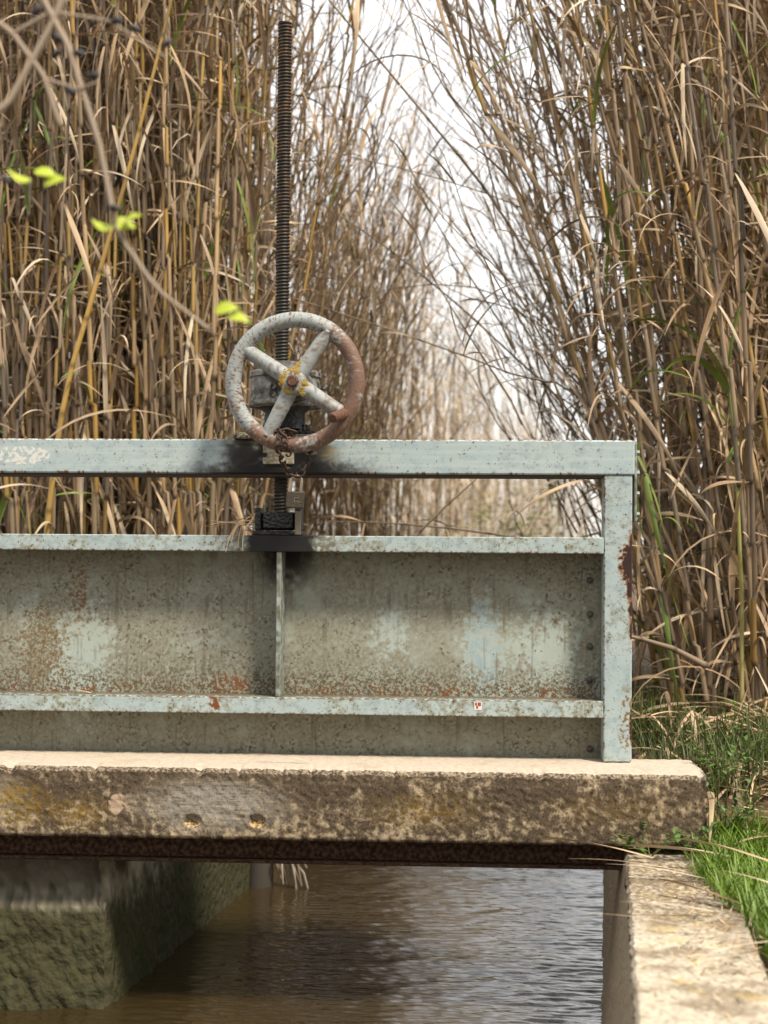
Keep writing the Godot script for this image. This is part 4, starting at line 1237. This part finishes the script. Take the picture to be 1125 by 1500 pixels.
# ---------------------------------------------------------------- grass, weeds and litter on the right
func build_near_bank() -> void:
	var r := rng
	var blade := func(h: float, w: float, lean: float) -> MB:
		var b := MB.new()
		for i in 5:
			var t := i / 4.0
			var ww := w * (1.0 - 0.85 * t * t) / 2
			b.vert(Vector3(lean * t * t, h * t * (1 - 0.2 * lean * t), -ww), Color.WHITE.lerp(Color(1.25, 1.15, 0.8), t))
			b.vert(Vector3(lean * t * t, h * t * (1 - 0.2 * lean * t), ww), Color.WHITE.lerp(Color(1.25, 1.15, 0.8), t))
		for i in 4: b.quad(i * 2, i * 2 + 1, i * 2 + 3, i * 2 + 2)
		return b
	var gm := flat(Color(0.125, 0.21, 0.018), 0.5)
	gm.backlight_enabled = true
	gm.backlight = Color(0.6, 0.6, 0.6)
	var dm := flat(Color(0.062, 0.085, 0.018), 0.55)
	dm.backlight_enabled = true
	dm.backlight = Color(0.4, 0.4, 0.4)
	var tuft := func(n: int, h: float, spread: float) -> MB:
		var b := MB.new()
		for i in n:
			var bl: MB = blade.call(h * r.randf_range(0.5, 1.1), r.randf_range(0.0028, 0.0055), r.randf_range(0.01, 0.09) * h / 0.1)
			b.add(bl, Transform3D(Basis(Vector3.UP, r.randf() * TAU), Vector3(r.randfn(0, spread), 0, r.randfn(0, spread))))
		return b
	var bright := thing("grass", "bright green short grass growing beside the pale canal wall", "grass")
	bright.set_meta("kind", "stuff")
	var put := []
	for i in 420:
		var z := r.randf_range(0.12, 1.25)
		var x := edge_x(z) + 0.17 + 0.10 * sst(0.5, 1.0, z) + absf(r.randfn(0, 0.18))
		if z > 0.95 and x < edge_x(z) + 0.26: continue
		var s := r.randf_range(0.6, 1.15) * (0.75 if x < edge_x(z) + 0.22 else 1.0)
		put.push_back(Transform3D(Basis(Vector3.UP, r.randf() * TAU).scaled(Vector3(s, s, s)), Vector3(x, maxf(bank_y(x, z), 0.443 if x < edge_x(z) + 0.24 else 0.0) - 0.004, z)))
	scatter("blades", tuft.call(16, 0.085, 0.016).mesh(), gm, put, bright, 0.25)
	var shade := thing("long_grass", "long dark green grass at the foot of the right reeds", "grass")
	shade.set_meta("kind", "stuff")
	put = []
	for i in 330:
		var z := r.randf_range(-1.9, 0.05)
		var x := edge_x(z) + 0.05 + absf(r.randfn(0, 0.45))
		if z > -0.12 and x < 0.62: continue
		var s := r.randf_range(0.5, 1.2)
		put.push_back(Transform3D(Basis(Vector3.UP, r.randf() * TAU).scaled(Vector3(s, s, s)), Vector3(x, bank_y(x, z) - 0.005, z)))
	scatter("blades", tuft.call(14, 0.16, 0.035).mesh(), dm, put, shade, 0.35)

	# loose dry reed leaves and stems strewn at the foot of the reeds
	var litter := thing("reed_litter", "loose dry reed leaves and stems matted on the right bank", "leaf litter")
	litter.set_meta("kind", "stuff")
	for k in 4:
		put = []
		for i in 330:
			var z := r.randf_range(-2.2, 0.7)
			var x := edge_x(z) + (0.06 if z < 0.0 else 0.32) + absf(r.randfn(0, 0.5))
			if z > -0.15 and z < 0.23 and x < 0.62: continue
			var s := r.randf_range(0.35, 0.8)
			var bs := Basis(Vector3.UP, r.randf() * TAU) * Basis(Vector3(0, 0, 1), -PI / 2 + r.randfn(0.12, 0.2))
			put.push_back(Transform3D(bs.scaled(Vector3(s, s, s)), Vector3(x, bank_y(x, z) + r.randf_range(0.0, 0.05) + (0.12 * r.randf() if z < -0.5 else 0.0), z)))
		scatter("scraps", leaf_meshes[[2, 6, 10, 14][k]], tints[[0, 1, 2, 4][k]], put, litter, 0.3)
	# single dry leaves lying on the wall, the slab and the ribs
	var spots := [
		[Vector3(0.44, 0.462, 0.30), 0.30, 0.020, 2.9, "long pale dry reed leaf lying across the canal wall by the slab"],
		[Vector3(0.62, 0.480, 0.36), 0.26, 0.030, 3.3, "broad folded dry reed leaf lying on the bright grass"],
		[Vector3(0.54, 0.456, 0.52), 0.24, 0.012, 3.05, "narrow dry leaf sticking out past the canal wall edge"],
		[Vector3(0.52, 0.456, 0.46), 0.30, 0.008, 3.2, "thin dry stem overhanging the water from the canal wall"],
		[Vector3(0.57, 0.462, 0.80), 0.22, 0.022, 2.5, "brown curled dry leaf lying on the canal wall top"],
		[Vector3(0.50, 0.458, 0.86), 0.20, 0.012, 3.3, "stiff pale dry leaf lying over the grass edge of the wall"],
		[Vector3(0.46, 0.455, 1.02), 0.24, 0.007, 3.1, "straw stem lying across the canal wall between grass and water"],
		[Vector3(0.44, 0.455, 1.20), 0.16, 0.006, 0.4, "short straw stem lying on the bare pale canal wall"],
		[Vector3(0.66, 0.520, 0.62), 0.24, 0.022, 2.6, "pale dry leaf caught upright in the bright grass"],
		[Vector3(0.70, 0.500, 0.95), 0.26, 0.014, 2.4, "long dry leaf arching out of the bright grass"],
		[Vector3(-0.42, 0.656, 0.10), 0.17, 0.006, 3.14, "straw stem lying on top of the concrete slab"],
		[Vector3(-1.03, 0.816, -0.03), 0.06, 0.014, 3.0, "small curled dry leaf on the lower rib of the gate"],
		[Vector3(0.075, 0.817, -0.03), 0.05, 0.008, 2.2, "small pale dry leaf standing on the lower rib of the gate"],
	]
	for i in spots.size():
		var q: Array = spots[i]
		var m := make_leaf(q[1], q[2], 1.35, 0.28, 0.9 if q[2] > 0.015 else 0.3, 0.2)
		var o := obj("dry_leaf", m.mesh(), tints[[0, 3, 3, 0, 2, 3, 0, 3][i % 8]], null, q[0])
		o.rotation.y = q[3]
		tag(o, q[4], "leaf")
	# crumbs of straw on the wall top
	var crumbs := thing("straw_crumbs", "broken bits of straw scattered over the pale canal wall top", "leaf litter")
	crumbs.set_meta("kind", "stuff")
	for k in 2:
		put = []
		for i in 150:
			var z := r.randf_range(0.22, 1.35) if r.randf() < 0.75 else r.randf_range(1.0, 1.7)
			var x := edge_x(z) + 0.08 + 0.17 * pow(r.randf(), 0.7)
			var s := r.randf_range(0.06, 0.2)
			put.push_back(Transform3D((Basis(Vector3.UP, r.randf() * TAU) * Basis(Vector3(0, 0, 1), -PI / 2 + 0.1)).scaled(Vector3(s, s, s)), Vector3(x, 0.4505 + 0.006 * r.randf(), z)))
		scatter("bits", leaf_meshes[[2, 10][k]], tints[[0, 2][k]], put, crumbs, 0.3)
	# wisp of dry grass hanging over the upper rib
	var wisp := thing("straw_wisp", "wisp of dry grass hanging over the upper rib beside the greasy bracket", "grass", Vector3(-0.605, 1.262, -0.03))
	for i in 9:
		var e := Vector3(r.randf_range(-0.07, -0.01), r.randf_range(-0.10, -0.02), r.randf_range(0.03, 0.06))
		var m := Vector3(e.x * 0.5 - 0.01, r.randf_range(0.01, 0.05), 0.035)
		if i % 3 == 0: e = Vector3(-0.10, 0.03 * r.randf(), 0.03); m = Vector3(-0.05, 0.035 * r.randf(), 0.02)
		var wb := MB.new()
		var q0 := Vector3(r.randf_range(0.0, 0.02), r.randf_range(-0.015, 0.04), 0.0)
		var ps := []
		for k in 8:
			var u := k / 7.0
			ps.push_back(q0.lerp(m, u).lerp(m.lerp(e, u), u))
		wb.tube(ps, [0.0016, 0.0016, 0.0018, 0.0018, 0.0016, 0.0014, 0.001, 0.0006], 5)
		obj("stem", wb.mesh(), tints[i % 4], wisp)
	# small leaved weeds round the end of the slab
	var wl := MB.new()
	for i in 6:
		var t := i / 5.0
		wl.vert(Vector3(t * 0.022, 0.003 * sin(t * 3), -0.006 * sin(PI * minf(t * 1.05, 1))))
		wl.vert(Vector3(t * 0.022, 0.003 * sin(t * 3), 0.006 * sin(PI * minf(t * 1.05, 1))))
	for i in 5: wl.quad(i * 2, i * 2 + 1, i * 2 + 3, i * 2 + 2)
	var wmesh := wl.mesh()
	var wmat := flat(Color(0.075, 0.15, 0.025), 0.5)
	wmat.backlight_enabled = true
	wmat.backlight = Color(0.4, 0.4, 0.4)
	var stem_m := flat(Color(0.12, 0.13, 0.04), 0.7)
	var wspots := [[Vector3(0.44, 0.448, 0.235), 7, 0.11, "small-leaved green weed creeping along the slab's lower edge"], [Vector3(0.53, 0.448, 0.245), 8, 0.09, "low green weed in the corner of slab and canal wall"], [Vector3(0.66, 0.58, -0.08), 12, 0.13, "bushy green weed growing behind the end of the slab"], [Vector3(0.64, 0.50, 0.14), 10, 0.11, "green weed growing up the end face of the slab"], [Vector3(0.80, 0.60, -0.35), 12, 0.14, "green nettle-like weed below the right reeds"]]
	for q in wspots:
		var w := thing("weed", q[3], "plant", q[0])
		for i in q[1]:
			var a := r.randf() * TAU
			var tip := Vector3(cos(a) * 0.8, r.randf_range(0.35, 1.1), sin(a) * 0.5 + 0.15) * float(q[2])
			if q[0].x < 0.5 and i < 4: tip = Vector3(-r.randf_range(0.5, 1.0), r.randf_range(0.2, 0.7), 0.25) * float(q[2])
			var sb := MB.new()
			sb.tube([Vector3.ZERO, tip * 0.5 + Vector3(0, 0.012, 0), tip], [0.0016, 0.0013, 0.0008], 5)
			obj("stem", sb.mesh(), stem_m, w)
			for k in 7:
				var t := 0.3 + 0.7 * k / 6.0
				var o := obj("leaf", wmesh, wmat, w)
				var s := r.randf_range(0.7, 1.3)
				o.transform = Transform3D((Basis(Vector3.UP, r.randf() * TAU) * Basis(Vector3(0, 0, 1), r.randf_range(-0.3, 0.6))).scaled(Vector3(s, s, s)), tip * t + Vector3(0, 0.012 * (1 - absf(2 * t - 1)), 0))

# ---------------------------------------------------------------- near branch, out of focus
func build_branch() -> void:
	var r := rng
	var root := Vector3(-1.15, 0.0, 2.15)
	var t := thing("bare_branch", "thin bare grey branch with black buds and few yellow-green leaves", "branch", root)
	var bark := flat(Color(0.33, 0.26, 0.19), 0.8)
	var limbs := [
		[[Vector3(-1.15, -0.4, 2.15), Vector3(-1.12, 0.9, 2.12), Vector3(-1.0, 1.5, 2.08), Vector3(-0.84, 1.92, 2.03), Vector3(-0.70, 2.16, 2.0)], 0.012, 0.006],
		[[Vector3(-0.92, 1.72, 2.05), Vector3(-0.75, 1.75, 2.0), Vector3(-0.66, 1.82, 2.0), Vector3(-0.60, 1.93, 2.0), Vector3(-0.55, 2.05, 2.0)], 0.006, 0.004],
		[[Vector3(-0.70, 2.10, 2.0), Vector3(-0.64, 2.02, 2.0), Vector3(-0.575, 1.90, 2.0), Vector3(-0.53, 1.76, 1.99), Vector3(-0.505, 1.64, 1.99), Vector3(-0.45, 1.56, 1.98), Vector3(-0.37, 1.50, 1.97)], 0.0055, 0.0025],
		[[Vector3(-0.72, 1.97, 2.0), Vector3(-0.655, 1.92, 2.0), Vector3(-0.61, 1.86, 2.0), Vector3(-0.585, 1.79, 2.0)], 0.004, 0.003],
		[[Vector3(-0.655, 1.92, 2.0), Vector3(-0.60, 1.95, 2.0), Vector3(-0.52, 1.94, 1.99), Vector3(-0.44, 1.89, 1.98)], 0.003, 0.0016],
		[[Vector3(-0.61, 1.855, 2.0), Vector3(-0.56, 1.84, 2.0), Vector3(-0.53, 1.85, 2.0)], 0.0025, 0.0015],
	]
	for q in limbs:
		var cv := Curve3D.new()
		var cp: Array = q[0]
		for i in cp.size():
			var tn: Vector3 = (cp[mini(i + 1, cp.size() - 1)] - cp[maxi(i - 1, 0)]) / 6.0
			cv.add_point(cp[i] - root, -tn, tn)
		var L := cv.get_baked_length()
		var pts := []
		var rad := []
		for i in 25:
			pts.push_back(cv.sample_baked(L * i / 24.0))
			rad.push_back(lerpf(q[1], q[2], i / 24.0) * (1.12 if i % 4 == 0 else 1.0))
		var b := MB.new()
		b.tube(pts, rad, 8)
		obj("twig", b.mesh(), bark, t)
	var bud := MB.new()
	bud.lathe(Vector3.ZERO, [Vector2(0.0005, 0.0), Vector2(0.004, 0.003), Vector2(0.0056, 0.009), Vector2(0.004, 0.016), Vector2(0.0005, 0.021)], 10)
	var bm := bud.mesh()
	var bmat := flat(Color(0.018, 0.014, 0.014), 0.5)
	for p in [[181, 28], [208, 45], [92, 62], [90, 70], [126, 79], [147, 108], [114, 137], [254, 58], [182, 308], [17, 268], [60, 6]]:
		var w := Vector3(-0.671 + p[0] * 0.000963, 1.965 - p[1] * 0.000963, 2.0)
		var o := obj("bud", bm, bmat, t, w - root)
		o.rotation = Vector3(r.randf_range(-0.5, 0.5), 0, r.randf_range(0.6, 2.4))
	var lf := MB.new()
	for i in 7:
		var u := i / 6.0
		var w := 0.011 * sin(PI * pow(u, 0.7)) + 0.0005
		lf.vert(Vector3(u * 0.036, 0.006 * sin(u * 3), -w)); lf.vert(Vector3(u * 0.036, 0.006 * sin(u * 3) - 0.002, 0)); lf.vert(Vector3(u * 0.036, 0.006 * sin(u * 3), w))
	for i in 6:
		lf.quad(i * 3, i * 3 + 1, i * 3 + 4, i * 3 + 3)
		lf.quad(i * 3 + 1, i * 3 + 2, i * 3 + 5, i * 3 + 4)
	var lm := flat(Color(0.42, 0.50, 0.03), 0.5)
	lm.backlight_enabled = true
	lm.backlight = Color(0.7, 0.7, 0.7)
	var lmesh := lf.mesh()
	for p in [[48, 248, -0.4], [62, 268, 0.3], [45, 262, 2.6], [165, 326, -0.2], [170, 332, 2.7], [180, 328, 0.4], [318, 455, 0.2], [335, 462, -0.4], [163, 5, 1.2]]:
		var w := Vector3(-0.671 + p[0] * 0.000963, 1.965 - p[1] * 0.000963, 1.99)
		var o := obj("leaf", lmesh, lm, t, w - root)
		o.rotation = Vector3(r.randf_range(0.6, 1.2), r.randf_range(-0.4, 0.4), p[2])
